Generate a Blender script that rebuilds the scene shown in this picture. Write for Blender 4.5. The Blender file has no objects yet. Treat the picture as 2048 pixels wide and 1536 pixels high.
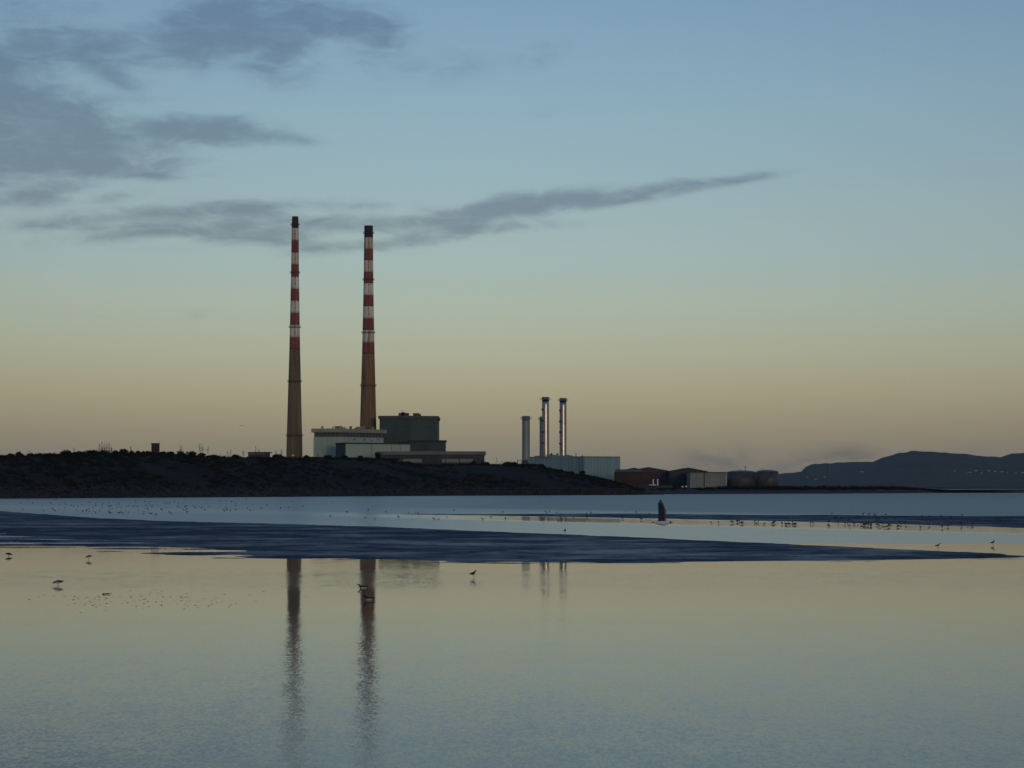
import bpy, math, random
import numpy as np
from mathutils import Vector

random.seed(7); rng = np.random.default_rng(7)
sc = bpy.context.scene
col = sc.collection
PI = math.pi

# ------------------------------------------------------------------ camera
F = 5060.0            # focal length in pixels of the 2048 px wide photograph
HORIZON = 973.0       # eye level row
CAM_H = 4.0
PITCH = math.atan((HORIZON - 768.0) / F)
cam_d = bpy.data.cameras.new('camera'); cam = bpy.data.objects.new('camera', cam_d); col.objects.link(cam)
cam_d.sensor_width = 36.0; cam_d.lens = F / 2048.0 * 36.0
cam_d.clip_start = 0.5; cam_d.clip_end = 40000.0
cam.location = (0, 0, CAM_H); cam.rotation_euler = (PI / 2 + PITCH, 0, 0)
sc.camera = cam

def ray(px, py):
    cx, cy = (px - 1024.0) / F, (768.0 - py) / F
    return Vector((cx, math.cos(PITCH) - cy * math.sin(PITCH), math.sin(PITCH) + cy * math.cos(PITCH)))
def at(px, py, D):                       # point seen at a pixel, D metres ahead
    d = ray(px, py); t = D / d.y
    return Vector((d.x * t, D, CAM_H + d.z * t))
def zat(py, D): return at(1024, py, D).z
def xat(px, D): return at(px, HORIZON, D).x
RE = 6.371e6
def drop(x, y): return -(x * x + y * y) / (2 * RE)
def ground(px, py):                      # where a pixel's ray meets the water
    d = ray(px, py); D = CAM_H / max(1e-5, -d.z) * d.y
    p = at(px, py, D); return Vector((p.x, p.y, drop(p.x, p.y)))
def gdist(py): return CAM_H * F / (py - HORIZON)

# ------------------------------------------------------------------ world
SUN_AZ = math.radians(180 - 18)          # behind the camera, a little to the right (clockwise from +Y)
SUN_EL = math.radians(1.5)
w = bpy.data.worlds.new('World'); sc.world = w; w.use_nodes = True
wt = w.node_tree; wt.nodes.clear()
def N(t, typ, **kw):
    n = t.nodes.new(typ)
    for k, v in kw.items(): setattr(n, k, v)
    return n
def link(t, a, b): t.links.new(a, b)
def M(t, op, a, b=None, c=None, clamp=False):
    n = N(t, 'ShaderNodeMath', operation=op, use_clamp=clamp)
    for i, v in enumerate((a, b, c)):
        if v is None: continue
        if isinstance(v, (int, float)): n.inputs[i].default_value = v
        else: link(t, v, n.inputs[i])
    return n.outputs[0]
def srgb(r, g, b):
    f = lambda v: (v / 255 / 12.92) if v / 255 <= 0.04045 else ((v / 255 + 0.055) / 1.055) ** 2.4
    return (f(r), f(g), f(b), 1.0)
def ramp(t, fac, stops, interp='LINEAR'):
    n = N(t, 'ShaderNodeValToRGB'); n.color_ramp.interpolation = interp
    e = n.color_ramp.elements
    while len(e) < len(stops): e.new(0.5)
    for i, (p, c) in enumerate(stops):
        e[i].position = p; e[i].color = c if len(c) == 4 else (*c, 1)
    link(t, fac, n.inputs[0]); return n.outputs[0]
def mixc(t, fac, a, b, blend='MIX'):
    n = N(t, 'ShaderNodeMix', data_type='RGBA', blend_type=blend)
    for s, v in ((0, fac), (6, a), (7, b)):
        if isinstance(v, (int, float)): n.inputs[s].default_value = v
        elif isinstance(v, tuple): n.inputs[s].default_value = v if len(v) == 4 else (*v, 1)
        else: link(t, v, n.inputs[s])
    return n.outputs[2]

tc = N(wt, 'ShaderNodeTexCoord'); sx = N(wt, 'ShaderNodeSeparateXYZ'); link(wt, tc.outputs['Generated'], sx.inputs[0])
el = M(wt, 'ARCSINE', sx.outputs[2]); az = M(wt, 'ARCTAN2', sx.outputs[0], sx.outputs[1])
elp = M(wt, 'MAXIMUM', el, 0.0)
fac = M(wt, 'SQRT', M(wt, 'DIVIDE', elp, PI / 2))
def es(py): return math.sqrt(max(0, math.atan2(ray(1024, py).z, ray(1024, py).y)) / (PI / 2))
SKY = [(0.0, srgb(100, 98, 94)), (es(930), srgb(143, 137, 120)), (es(850), srgb(162, 154, 127)), (es(780), srgb(171, 169, 141)),
       (es(700), srgb(172, 180, 160)), (es(610), srgb(167, 185, 175)), (es(520), srgb(158, 184, 188)), (es(400), srgb(148, 179, 191)),
       (es(200), srgb(132, 169, 192)), (es(0), srgb(115, 155, 188)), (math.sqrt(20 / 90), srgb(104, 141, 178)),
       (math.sqrt(40 / 90), srgb(80, 118, 166)), (1.0, srgb(60, 96, 152))]
sky = ramp(wt, fac, SKY)
# sky colour dimmed sideways to imitate lens vignetting along with the twilight arch
az2 = M(wt, 'DIVIDE', M(wt, 'ADD', az, 0.02), 0.26)
azf = M(wt, 'SUBTRACT', 1.0, M(wt, 'EXPONENT', M(wt, 'MULTIPLY', M(wt, 'MULTIPLY', az2, az2), -1.0)))
sky = mixc(wt, azf, sky, mixc(wt, 1.0, sky, (0.74, 0.73, 0.76, 1), 'MULTIPLY'))
# clouds: soft streaks in angular coordinates (azimuth, elevation), broken up by noise
av = N(wt, 'ShaderNodeCombineXYZ'); link(wt, M(wt, 'MULTIPLY', az, F), av.inputs[0]); link(wt, M(wt, 'MULTIPLY', el, F), av.inputs[1])
AV = av.outputs[0]
n1 = N(wt, 'ShaderNodeTexNoise'); n1.inputs['Scale'].default_value = 1.0; n1.inputs['Detail'].default_value = 8; n1.inputs['Roughness'].default_value = 0.62
n1.inputs['Distortion'].default_value = 0.6
mp = N(wt, 'ShaderNodeMapping'); mp.inputs['Scale'].default_value = (1 / 95, 1 / 34, 1); mp.inputs['Rotation'].default_value = (0, 0, math.radians(4)); link(wt, AV, mp.inputs[0]); link(wt, mp.outputs[0], n1.inputs['Vector'])
n2 = N(wt, 'ShaderNodeTexNoise'); n2.inputs['Scale'].default_value = 1.0; n2.inputs['Detail'].default_value = 5; n2.inputs['Roughness'].default_value = 0.6
mp2 = N(wt, 'ShaderNodeMapping'); mp2.inputs['Scale'].default_value = (1 / 260, 1 / 120, 1); link(wt, AV, mp2.inputs[0]); link(wt, mp2.outputs[0], n2.inputs['Vector'])
BL = [  # px, py, half width, half height, tilt deg (rising to the right), weight
    (540, 60, 340, 130, 0, .30), (400, 25, 90, 80, 0, .5), (430, 82, 190, 50, 4, .62), (570, 18, 190, 34, -3, .5), (560, 125, 85, 50, -10, .55), (690, 62, 130, 40, 6, .5), (770, 78, 70, 36, 16, .55),
    (100, 150, 240, 120, 0, .28), (0, 130, 110, 80, 0, .75), (160, 95, 140, 42, -14, .55), (225, 155, 80, 24, -30, .42), (60, 215, 170, 36, 0, .72), (60, 15, 130, 26, 0, .42),
    (170, 300, 400, 80, 2, .32), (270, 270, 320, 32, 4, .65), (440, 262, 140, 26, -4, .55), (150, 320, 250, 26, -2, .75), (10, 300, 170, 80, 0, .75), (600, 280, 80, 13, -4, .42),
    (100, 384, 90, 17, 8, .55), (30, 403, 110, 17, 2, .55), (240, 392, 60, 12, 8, .45), (290, 352, 120, 12, 0, .4),
    (480, 452, 560, 62, 2, .34), (300, 430, 250, 19, 4, .6), (480, 420, 110, 15, 0, .5), (290, 465, 240, 15, 6, .5), (640, 407, 190, 13, -1, .48), (520, 478, 210, 17, -3, .55), (700, 450, 160, 19, 4, .55), (770, 486, 190, 17, 6, .5), (560, 440, 120, 14, 2, .4), (90, 452, 150, 16, 4, .45), (900, 470, 120, 13, 6, .42),
    (860, 438, 110, 20, 8, .5), (985, 420, 110, 26, 12, .6), (1120, 396, 150, 27, 4, .62), (1060, 418, 120, 22, 4, .45), (1260, 388, 150, 22, 7, .62), (1400, 368, 150, 17, 8, .6), (1510, 357, 110, 11, 9, .5), (1230, 402, 90, 13, 0, .4), (1010, 453, 170, 14, 1, .48),
    (395, 633, 70, 18, 8, .34), (920, 132, 210, 50, 6, .30), (1095, 105, 70, 26, 20, .28), (1090, 228, 110, 20, 10, .24),
    (1425, 914, 75, 40, 0, .30), (1560, 926, 290, 38, 0, .34), (1690, 908, 90, 34, 0, .30), (1970, 901, 110, 18, 0, .28), (-500, 330, 420, 120, 3, .6), (-900, 120, 420, 120, 0, .6), (-700, 450, 500, 40, 3, .5)]
acc = None
for (bx, by, hw, hh, tilt, wgt) in BL:
    d = ray(bx, by).normalized()
    m = N(wt, 'ShaderNodeMapping', vector_type='TEXTURE')
    m.inputs['Location'].default_value = (math.atan2(d.x, d.y) * F, math.asin(d.z) * F, 0)
    m.inputs['Rotation'].default_value = (0, 0, math.radians(tilt)); m.inputs['Scale'].default_value = (hw * 1.35, hh * 1.45, 1)
    link(wt, AV, m.inputs[0])
    g = N(wt, 'ShaderNodeTexGradient', gradient_type='QUADRATIC_SPHERE'); link(wt, m.outputs[0], g.inputs[0])
    v = M(wt, 'MULTIPLY', M(wt, 'SQRT', g.outputs['Fac']), wgt)
    acc = v if acc is None else M(wt, 'MAXIMUM', acc, v) if False else M(wt, 'ADD', acc, v)
acc = M(wt, 'MINIMUM', acc, 0.95)
# the same broken cloud goes on outside the picture, higher up and round about
far_cloud = M(wt, 'MULTIPLY', M(wt, 'MULTIPLY', M(wt, 'SUBTRACT', el, 0.24), 3.0, clamp=True), 0.32)
acc = M(wt, 'ADD', acc, far_cloud)
noise = M(wt, 'ADD', M(wt, 'MULTIPLY', M(wt, 'SUBTRACT', n1.outputs['Fac'], 0.5), 1.35), M(wt, 'MULTIPLY', M(wt, 'SUBTRACT', n2.outputs['Fac'], 0.5), 0.9))
dens = M(wt, 'ADD', acc, M(wt, 'MULTIPLY', noise, M(wt, 'MINIMUM', M(wt, 'MULTIPLY', acc, 2.2), 1.0)))
mr = N(wt, 'ShaderNodeMapRange', interpolation_type='SMOOTHSTEP'); link(wt, dens, mr.inputs[0]); mr.inputs[1].default_value = 0.06; mr.inputs[2].default_value = 1.0
cl = mr.outputs[0]
sky = mixc(wt, cl, sky, mixc(wt, 1.0, sky, (0.48, 0.53, 0.64, 1), 'MULTIPLY'))
# low sun's own sky (glow behind the camera)
ns = N(wt, 'ShaderNodeTexSky', sky_type='NISHITA', sun_disc=False); ns.sun_elevation = SUN_EL; ns.sun_rotation = SUN_AZ
ns.air_density = 1.0; ns.dust_density = 2.0
bg1 = N(wt, 'ShaderNodeBackground'); link(wt, sky, bg1.inputs[0]); bg1.inputs[1].default_value = 0.88
bg2 = N(wt, 'ShaderNodeBackground'); link(wt, ns.outputs[0], bg2.inputs[0]); bg2.inputs[1].default_value = 0.05
ad = N(wt, 'ShaderNodeAddShader'); link(wt, bg1.outputs[0], ad.inputs[0]); link(wt, bg2.outputs[0], ad.inputs[1])
wo = N(wt, 'ShaderNodeOutputWorld'); link(wt, ad.outputs[0], wo.inputs[0])
w.cycles.sampling_method = 'MANUAL'; w.cycles.sample_map_resolution = 1024

# ------------------------------------------------------------------ sun (just gone, soft and warm, behind the camera)
sd = bpy.data.lights.new('sun', 'SUN'); so = bpy.data.objects.new('sun', sd); col.objects.link(so)
sd.energy = 0.65; sd.angle = math.radians(14); sd.color = (1.0, 0.74, 0.46)
sv = Vector((math.sin(SUN_AZ), math.cos(SUN_AZ), math.tan(math.radians(4.0))))
so.rotation_euler = sv.to_track_quat('Z', 'Y').to_euler(); so.location = sv * 300

sc.view_settings.view_transform = 'Standard'; sc.view_settings.look = 'None'
sc.view_settings.gamma = 1.0; sc.view_settings.exposure = 0.0; sc.view_settings.use_curve_mapping = False
sc.render.engine = 'CYCLES'
sc.cycles.use_denoising = True; sc.cycles.max_bounces = 6; sc.cycles.volume_bounces = 0
sc.cycles.caustics_reflective = False; sc.cycles.caustics_refractive = False

# ------------------------------------------------------------------ materials
def principled(name, color, rough=0.8, metal=0.0, spec=0.3):
    m = bpy.data.materials.new(name); m.use_nodes = True
    b = m.node_tree.nodes['Principled BSDF']
    b.inputs['Base Color'].default_value = (*color, 1); b.inputs['Roughness'].default_value = rough
    b.inputs['Metallic'].default_value = metal; b.inputs['Specular IOR Level'].default_value = spec
    return m, m.node_tree, b
def tex(t, kind='Object', scale=(1, 1, 1), nscale=1.0, detail=4, rough=0.55, geo=False):
    if geo:
        g = N(t, 'ShaderNodeNewGeometry'); src = g.outputs['Position']
    else:
        c = N(t, 'ShaderNodeTexCoord'); src = c.outputs[kind]
    mpp = N(t, 'ShaderNodeMapping'); mpp.inputs['Scale'].default_value = scale; link(t, src, mpp.inputs[0])
    n = N(t, 'ShaderNodeTexNoise'); n.inputs['Scale'].default_value = nscale; n.inputs['Detail'].default_value = detail; n.inputs['Roughness'].default_value = rough
    link(t, mpp.outputs[0], n.inputs['Vector']); return n
def weathered(name, c1, c2, scale=(0.12, 0.12, 0.03), rough=0.8, lo=0.38, hi=0.68, metal=0.0, spec=0.3, geo=True, stain=None, stain_scale=(0.5, 0.5, 0.018), slo=0.55, shi=0.75):
    m, t, b = principled(name, c1, rough, metal, spec)
    n = tex(t, scale=scale, geo=geo)
    c = ramp(t, n.outputs['Fac'], [(lo, c1), (hi, c2)])
    if stain:
        s = tex(t, scale=stain_scale, geo=geo, detail=5)
        f = ramp(t, s.outputs['Fac'], [(slo, (0, 0, 0)), (shi, (1, 1, 1))])
        c = mixc(t, f, c, (*stain, 1))
    link(t, c, b.inputs['Base Color']); return m
MAT = {}
RUST = (0.11, 0.05, 0.022)
MAT['red'] = weathered('chimney_red_paint', (0.26, 0.072, 0.066), (0.19, 0.060, 0.052), stain=(0.15, 0.065, 0.035), slo=0.46, shi=0.68)
MAT['white'] = weathered('chimney_white_paint', (0.70, 0.70, 0.64), (0.58, 0.55, 0.46), stain=(0.28, 0.155, 0.06), slo=0.47, shi=0.66)
MAT['concrete'] = weathered('chimney_stained_concrete', (0.171, 0.142, 0.077), (0.110, 0.092, 0.055), stain=(0.115, 0.078, 0.046), slo=0.46, shi=0.62)
MAT['concrete_warm'] = weathered('chimney_rusty_concrete', (0.182, 0.132, 0.060), (0.121, 0.084, 0.043), stain=(0.24, 0.125, 0.045), slo=0.50, shi=0.64)
MAT['soot'] = weathered('soot_black_cap', (0.030, 0.022, 0.024), (0.045, 0.028, 0.026))
MAT['steel_dark'] = weathered('dark_painted_steel', (0.05, 0.045, 0.042), (0.08, 0.06, 0.045), scale=(1, 1, 1))
MAT['stain_line'] = weathered('rusted_ladder_steel', (0.075, 0.05, 0.03), (0.14, 0.085, 0.04), scale=(.5, .5, .05))
MAT['clad_white'] = weathered('pale_grey_cladding', (0.300, 0.398, 0.331), (0.250, 0.338, 0.290), scale=(.05, .05, .02), stain=(0.200, 0.255, 0.214), slo=.55, shi=.8)
MAT['fascia'] = weathered('cream_concrete_fascia', (0.25, 0.255, 0.20), (0.21, 0.22, 0.18), scale=(.08, .08, .05))
MAT['glass_band'] = weathered('dark_clerestory_glazing', (0.055, 0.055, 0.065), (0.085, 0.085, 0.095), scale=(.2, .2, .2), rough=0.35, spec=0.5)
MAT['clad_dark'] = weathered('slate_grey_cladding', (0.034, 0.055, 0.055), (0.048, 0.073, 0.068), scale=(.04, .04, .02), rough=0.7)
MAT['clad_dark_trim'] = weathered('slate_grey_parapet', (0.06, 0.068, 0.068), (0.08, 0.088, 0.085), scale=(.1, .1, .1))
MAT['clad_mid'] = weathered('mid_grey_cladding', (0.14, 0.16, 0.155), (0.115, 0.13, 0.13), scale=(.06, .06, .02))
MAT['clad_dim'] = weathered('dim_green_grey_wall', (0.03, 0.037, 0.036), (0.042, 0.05, 0.047), scale=(.1, .1, .05))
MAT['hall'] = weathered('blue_grey_profiled_sheet', (0.171, 0.281, 0.304), (0.144, 0.244, 0.270), scale=(.22, .22, .01), rough=0.6, lo=.42, hi=.6)
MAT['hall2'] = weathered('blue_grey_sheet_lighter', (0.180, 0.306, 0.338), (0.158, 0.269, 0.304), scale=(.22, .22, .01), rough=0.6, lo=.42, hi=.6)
MAT['steel'] = weathered('bare_steel_stack', (0.40, 0.37, 0.34), (0.31, 0.29, 0.27), scale=(.2, .2, .06), rough=0.33, metal=1.0)
MAT['steel_grey'] = weathered('grey_painted_stack', (0.20, 0.235, 0.24), (0.17, 0.205, 0.21), scale=(.3, .3, .05), rough=0.5, metal=0.25)
MAT['brick'] = weathered('red_brick_wall', (0.040, 0.021, 0.020), (0.028, 0.018, 0.018), scale=(.15, .15, .15))
MAT['roof_dark'] = weathered('dark_sheet_roof', (0.032, 0.030, 0.034), (0.045, 0.040, 0.040), scale=(.1, .1, .1))
MAT['roof_pale'] = weathered('pale_sheet_roof', (0.07, 0.07, 0.07), (0.055, 0.055, 0.055), scale=(.1, .1, .1))
MAT['shed_dark'] = weathered('dark_blue_grey_shed_wall', (0.035, 0.036, 0.044), (0.05, 0.05, 0.056), scale=(.1, .1, .05))
MAT['white_wall'] = weathered('white_sheet_wall', (0.20, 0.225, 0.215), (0.165, 0.19, 0.185), scale=(.2, .2, .03))
MAT['white_paint'] = weathered('white_paint', (0.7, 0.7, 0.68), (0.6, 0.6, 0.58), scale=(1, 1, 1), rough=0.5)
MAT['house_wall'] = weathered('distant_rendered_wall', (0.26, 0.25, 0.23), (0.18, 0.18, 0.17), scale=(.02, .02, .02))
MAT['tank'] = weathered('grey_tank_shell', (0.06, 0.062, 0.066), (0.048, 0.05, 0.055), scale=(.1, .1, .03), rough=0.5)
MAT['tank_roof'] = weathered('blue_grey_tank_roof', (0.05, 0.08, 0.10), (0.042, 0.066, 0.085), scale=(.1, .1, .1), rough=0.4)
MAT['window'] = principled('dark_window_glass', (0.02, 0.022, 0.026), 0.15, 0, 0.5)[0]
MAT['rubber'] = principled('black_rubber', (0.02, 0.02, 0.02), 0.8)[0]

def land_mat(name, cs, scale, extra=None):
    m, t, b = principled(name, cs[0], 0.95, 0, 0.1)
    n = tex(t, geo=True, scale=scale, detail=5, rough=0.6)
    c = ramp(t, n.outputs['Fac'], [(0.34 + 0.32 * i / (len(cs) - 1), q) for i, q in enumerate(cs)])
    link(t, c, b.inputs['Base Color'])
    n2_ = tex(t, geo=True, scale=(1.5, 1.5, 1.5), detail=5)
    bp = N(t, 'ShaderNodeBump'); bp.inputs['Strength'].default_value = 0.6; bp.inputs['Distance'].default_value = 0.4
    link(t, n2_.outputs['Fac'], bp.inputs['Height']); link(t, bp.outputs[0], b.inputs['Normal'])
    return m
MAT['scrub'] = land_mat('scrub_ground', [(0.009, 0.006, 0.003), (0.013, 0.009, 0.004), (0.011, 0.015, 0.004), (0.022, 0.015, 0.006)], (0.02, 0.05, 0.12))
MAT['shore'] = land_mat('shingle_foreshore', [(0.036, 0.030, 0.028), (0.050, 0.040, 0.036), (0.030, 0.027, 0.026)], (0.03, 0.08, 0.3))
MAT['hill'] = land_mat('heath_hillside', [(0.030, 0.033, 0.022), (0.045, 0.045, 0.028), (0.05, 0.045, 0.032), (0.03, 0.04, 0.022)], (0.003, 0.004, 0.012))
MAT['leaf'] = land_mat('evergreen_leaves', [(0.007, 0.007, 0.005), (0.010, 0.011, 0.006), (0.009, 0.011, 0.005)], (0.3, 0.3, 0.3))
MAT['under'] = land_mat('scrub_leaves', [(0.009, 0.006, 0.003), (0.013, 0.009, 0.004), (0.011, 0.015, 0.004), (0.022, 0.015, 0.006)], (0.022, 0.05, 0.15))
MAT['bark'] = weathered('grey_brown_bark', (0.035, 0.028, 0.022), (0.05, 0.04, 0.03), scale=(2, 2, 2))
MAT['stone'] = weathered('weathered_armour_stone', (0.036, 0.032, 0.026), (0.018, 0.017, 0.014), scale=(.35, .35, .5), lo=.35, hi=.65, stain=(0.014, 0.016, 0.010), stain_scale=(.2, .2, .3), slo=.5, shi=.6)
MAT['weed'] = weathered('wet_brown_seaweed', (0.05, 0.04, 0.02), (0.03, 0.025, 0.015), scale=(3, 3, 3), rough=0.5)

# water: opaque dark water with fresnel reflection; ripples are slope noise in world space
def perturbed_normal(t, s_x, s_y, layers):
    vec = None
    g = N(t, 'ShaderNodeNewGeometry')
    for (scale, wgt, det) in layers:
        mpp = N(t, 'ShaderNodeMapping'); mpp.inputs['Scale'].default_value = scale; link(t, g.outputs['Position'], mpp.inputs[0])
        n = N(t, 'ShaderNodeTexNoise'); n.inputs['Scale'].default_value = 1.0; n.inputs['Detail'].default_value = det; n.inputs['Roughness'].default_value = 0.55
        link(t, mpp.outputs[0], n.inputs['Vector'])
        s = N(t, 'ShaderNodeVectorMath', operation='SUBTRACT'); link(t, n.outputs['Color'], s.inputs[0]); s.inputs[1].default_value = (.5, .5, .5)
        q = N(t, 'ShaderNodeVectorMath', operation='SCALE'); link(t, s.outputs[0], q.inputs[0]); q.inputs['Scale'].default_value = wgt
        if vec is None: vec = q.outputs[0]
        else:
            a = N(t, 'ShaderNodeVectorMath', operation='ADD'); link(t, vec, a.inputs[0]); link(t, q.outputs[0], a.inputs[1]); vec = a.outputs[0]
    sp = N(t, 'ShaderNodeSeparateXYZ'); link(t, vec, sp.inputs[0])
    cb = N(t, 'ShaderNodeCombineXYZ')
    link(t, M(t, 'MULTIPLY', sp.outputs[0], s_x), cb.inputs[0]); link(t, M(t, 'MULTIPLY', sp.outputs[1], s_y), cb.inputs[1])
    a = N(t, 'ShaderNodeVectorMath', operation='ADD'); link(t, g.outputs['Normal'], a.inputs[0]); link(t, cb.outputs[0], a.inputs[1])
    nn = N(t, 'ShaderNodeVectorMath', operation='NORMALIZE'); link(t, a.outputs[0], nn.inputs[0])
    return nn.outputs[0]
m, t, b = principled('tidal_water', (0.010, 0.032, 0.036), 0.03, 0, 0.36); MAT['water'] = m
b.inputs['IOR'].default_value = 1.333
g = N(t, 'ShaderNodeNewGeometry'); sp = N(t, 'ShaderNodeSeparateXYZ'); link(t, g.outputs['Position'], sp.inputs[0])
wob = tex(t, geo=True, scale=(0.006, 0.03, 0), detail=3)
wob2 = tex(t, geo=True, scale=(0.03, 0.12, 0), detail=3)
yn = M(t, 'ADD', sp.outputs[1], M(t, 'MULTIPLY', M(t, 'SUBTRACT', wob.outputs['Fac'], 0.5), 20.0))
near = ramp(t, M(t, 'DIVIDE', yn, 200.0), [(p / 200, (v * 10,) * 3) for p, v in
            ((20, .040), (40, .032), (58, .022), (72, .014), (84, .005), (94, .005), (103, .016), (115, .015), (126, .004), (200, .004))], 'EASE')
tt = M(t, 'ADD', sp.outputs[1], M(t, 'MULTIPLY', sp.outputs[0], 1.886))
tt = M(t, 'ADD', tt, M(t, 'MULTIPLY', M(t, 'SUBTRACT', wob2.outputs['Fac'], 0.5), 22.0))
FAR = ((0, .03, .20), (290, .03, .20), (303, .004, .05), (340, .004, .05), (352, .05, .26), (420, .06, .30), (480, .11, .38), (2000, .12, .42))
tf = M(t, 'DIVIDE', tt, 2000.0)
farr = ramp(t, tf, [(p / 2000, (v * 5,) * 3) for p, v, r_ in FAR], 'EASE')
frough = ramp(t, tf, [(p / 2000, (r_,) * 3) for p, v, r_ in FAR], 'EASE')
# the channel under the headland is open to the breeze: no calm strip there
mrl = N(t, 'ShaderNodeMapRange'); link(t, sp.outputs[0], mrl.inputs[0]); mrl.inputs[1].default_value = 6; mrl.inputs[2].default_value = -30; lft = mrl.outputs[0]
farr = mixc(t, M(t, 'MULTIPLY', lft, .85), farr, (.35, .35, .35, 1)); frough = mixc(t, M(t, 'MULTIPLY', lft, .85), frough, (.33, .33, .33, 1))
sel = M(t, 'GREATER_THAN', sp.outputs[1], 178.0)
slope = M(t, 'ADD', M(t, 'MULTIPLY', M(t, 'MULTIPLY', near, 0.1), M(t, 'SUBTRACT', 1.0, sel)), M(t, 'MULTIPLY', M(t, 'MULTIPLY', farr, 0.2), sel))
slope = M(t, 'MULTIPLY', slope, M(t, 'ADD', 0.6, M(t, 'MULTIPLY', wob2.outputs['Fac'], 0.8)))
link(t, M(t, 'ADD', 0.13, M(t, 'MULTIPLY', sel, 0.58)), b.inputs['Specular IOR Level'])
nrough = M(t, 'ADD', 0.035, M(t, 'MULTIPLY', near, 0.26))
link(t, M(t, 'ADD', M(t, 'MULTIPLY', nrough, M(t, 'SUBTRACT', 1.0, sel)), M(t, 'MULTIPLY', frough, sel)), b.inputs['Roughness'])
slope = M(t, 'MULTIPLY', slope, 3.9)      # noise has an rms of about a quarter of its range
link(t, perturbed_normal(t, M(t, 'MULTIPLY', slope, 1.35), M(t, 'MULTIPLY', slope, M(t, 'ADD', 0.55, M(t, 'MULTIPLY', sel, 0.45))), [((19.0, 5.5, 1), 0.8, 1), ((6.0, 2.0, 1), 0.35, 1), ((0.9, 0.35, 1), 0.25, 1)]), b.inputs['Normal'])

m, t, b = principled('wet_rippled_sand', (0.012, 0.022, 0.045), 0.5, 0, 0.08); MAT['sand'] = m
n = tex(t, geo=True, scale=(0.03, 0.02, 0), detail=4)
link(t, ramp(t, n.outputs['Fac'], [(.35, (0.008, 0.022, 0.056)), (.65, (0.013, 0.034, 0.070))]), b.inputs['Base Color'])
n = tex(t, geo=True, scale=(0.10, 0.09, 0), detail=7, rough=.72)       # thin wet film lying in streaks
n3 = tex(t, geo=True, scale=(0.012, 0.010, 0), detail=2)
film = ramp(t, M(t, 'ADD', M(t, 'MULTIPLY', n.outputs['Fac'], 0.8), M(t, 'MULTIPLY', n3.outputs['Fac'], 0.4)), [(.56, (0, 0, 0)), (.72, (1, 1, 1))])
link(t, M(t, 'ADD', 0.005, M(t, 'MULTIPLY', film, 0.028)), b.inputs['Specular IOR Level'])
link(t, M(t, 'SUBTRACT', 0.52, M(t, 'MULTIPLY', film, 0.16)), b.inputs['Roughness'])
sl = M(t, 'SUBTRACT', 1.0, M(t, 'MULTIPLY', film, 0.5))
link(t, perturbed_normal(t, M(t, 'MULTIPLY', sl, 0.9), M(t, 'MULTIPLY', sl, 2.0), [((2.0, 5.0, 1), 0.7, 2), ((.5, .9, 1), 0.6, 2)]), b.inputs['Normal'])

# ------------------------------------------------------------------ mesh helpers
def mesh_obj(name, V, Fc, mat, parent=None, mats=None, idx=None, smooth=False):
    me = bpy.data.meshes.new(name); me.from_pydata([tuple(v) for v in V], [], Fc); me.update()
    for mm in (mats or [mat]): me.materials.append(mm)
    if idx is not None: me.polygons.foreach_set('material_index', idx)
    if smooth: me.polygons.foreach_set('use_smooth', [True] * len(me.polygons))
    o = bpy.data.objects.new(name, me); col.objects.link(o); o.parent = parent; return o
def tag(o, label, cat, group=None):
    o['label'] = label; o['category'] = cat
    if group: o['group'] = group
    return o
def thing(name, loc, label, cat, group=None):
    o = bpy.data.objects.new(name, None); col.objects.link(o); o.location = loc; o.empty_display_size = 1.0
    return tag(o, label, cat, group)
def local(parent, V):
    L = Vector(parent.location); return [Vector(v) - L for v in V]
class MB:
    def __init__(s): s.V = []; s.F = []
    def add(s, V, Fc):
        k = len(s.V); s.V += [Vector(v) for v in V]; s.F += [tuple(i + k for i in f) for f in Fc]; return s
    def prism(s, foot, z0, z1):
        n_ = len(foot); a = sum(foot[i][0] * foot[(i + 1) % n_][1] - foot[(i + 1) % n_][0] * foot[i][1] for i in range(n_))
        if a < 0: foot = foot[::-1]
        V = [(x, y, z0) for x, y in foot] + [(x, y, z1) for x, y in foot]
        Fc = [tuple(range(n_ - 1, -1, -1)), tuple(range(n_, 2 * n_))] + [(i, (i + 1) % n_, (i + 1) % n_ + n_, i + n_) for i in range(n_)]
        return s.add(V, Fc)
    def box(s, x0, x1, y0, y1, z0, z1): return s.prism([(x0, y0), (x1, y0), (x1, y1), (x0, y1)], z0, z1)
    def lathe(s, prof, cx=0, cy=0, n_=32, cap=True):
        V = []; Fc = []
        for (r, z) in prof: V += [(cx + r * math.cos(2 * PI * i / n_), cy + r * math.sin(2 * PI * i / n_), z) for i in range(n_)]
        for k in range(len(prof) - 1):
            for i in range(n_): Fc.append((k * n_ + i, k * n_ + (i + 1) % n_, (k + 1) * n_ + (i + 1) % n_, (k + 1) * n_ + i))
        if cap: Fc += [tuple(range(n_ - 1, -1, -1)), tuple(range((len(prof) - 1) * n_, len(prof) * n_))]
        return s.add(V, Fc)
    def tube(s, p, q, r0, r1, n_=5):
        p, q = Vector(p), Vector(q); d = (q - p).normalized(); u = d.orthogonal().normalized(); v = d.cross(u)
        V = [p + (u * math.cos(2 * PI * i / n_) + v * math.sin(2 * PI * i / n_)) * r0 for i in range(n_)] + \
            [q + (u * math.cos(2 * PI * i / n_) + v * math.sin(2 * PI * i / n_)) * r1 for i in range(n_)]
        Fc = [(i, (i + 1) % n_, n_ + (i + 1) % n_, n_ + i) for i in range(n_)] + [tuple(range(n_ - 1, -1, -1)), tuple(range(n_, 2 * n_))]
        return s.add(V, Fc)
    def build(s, name, mat, parent=None, smooth=False):
        V = local(parent, s.V) if parent else s.V
        return mesh_obj(name, V, s.F, mat, parent, smooth=smooth)

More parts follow.
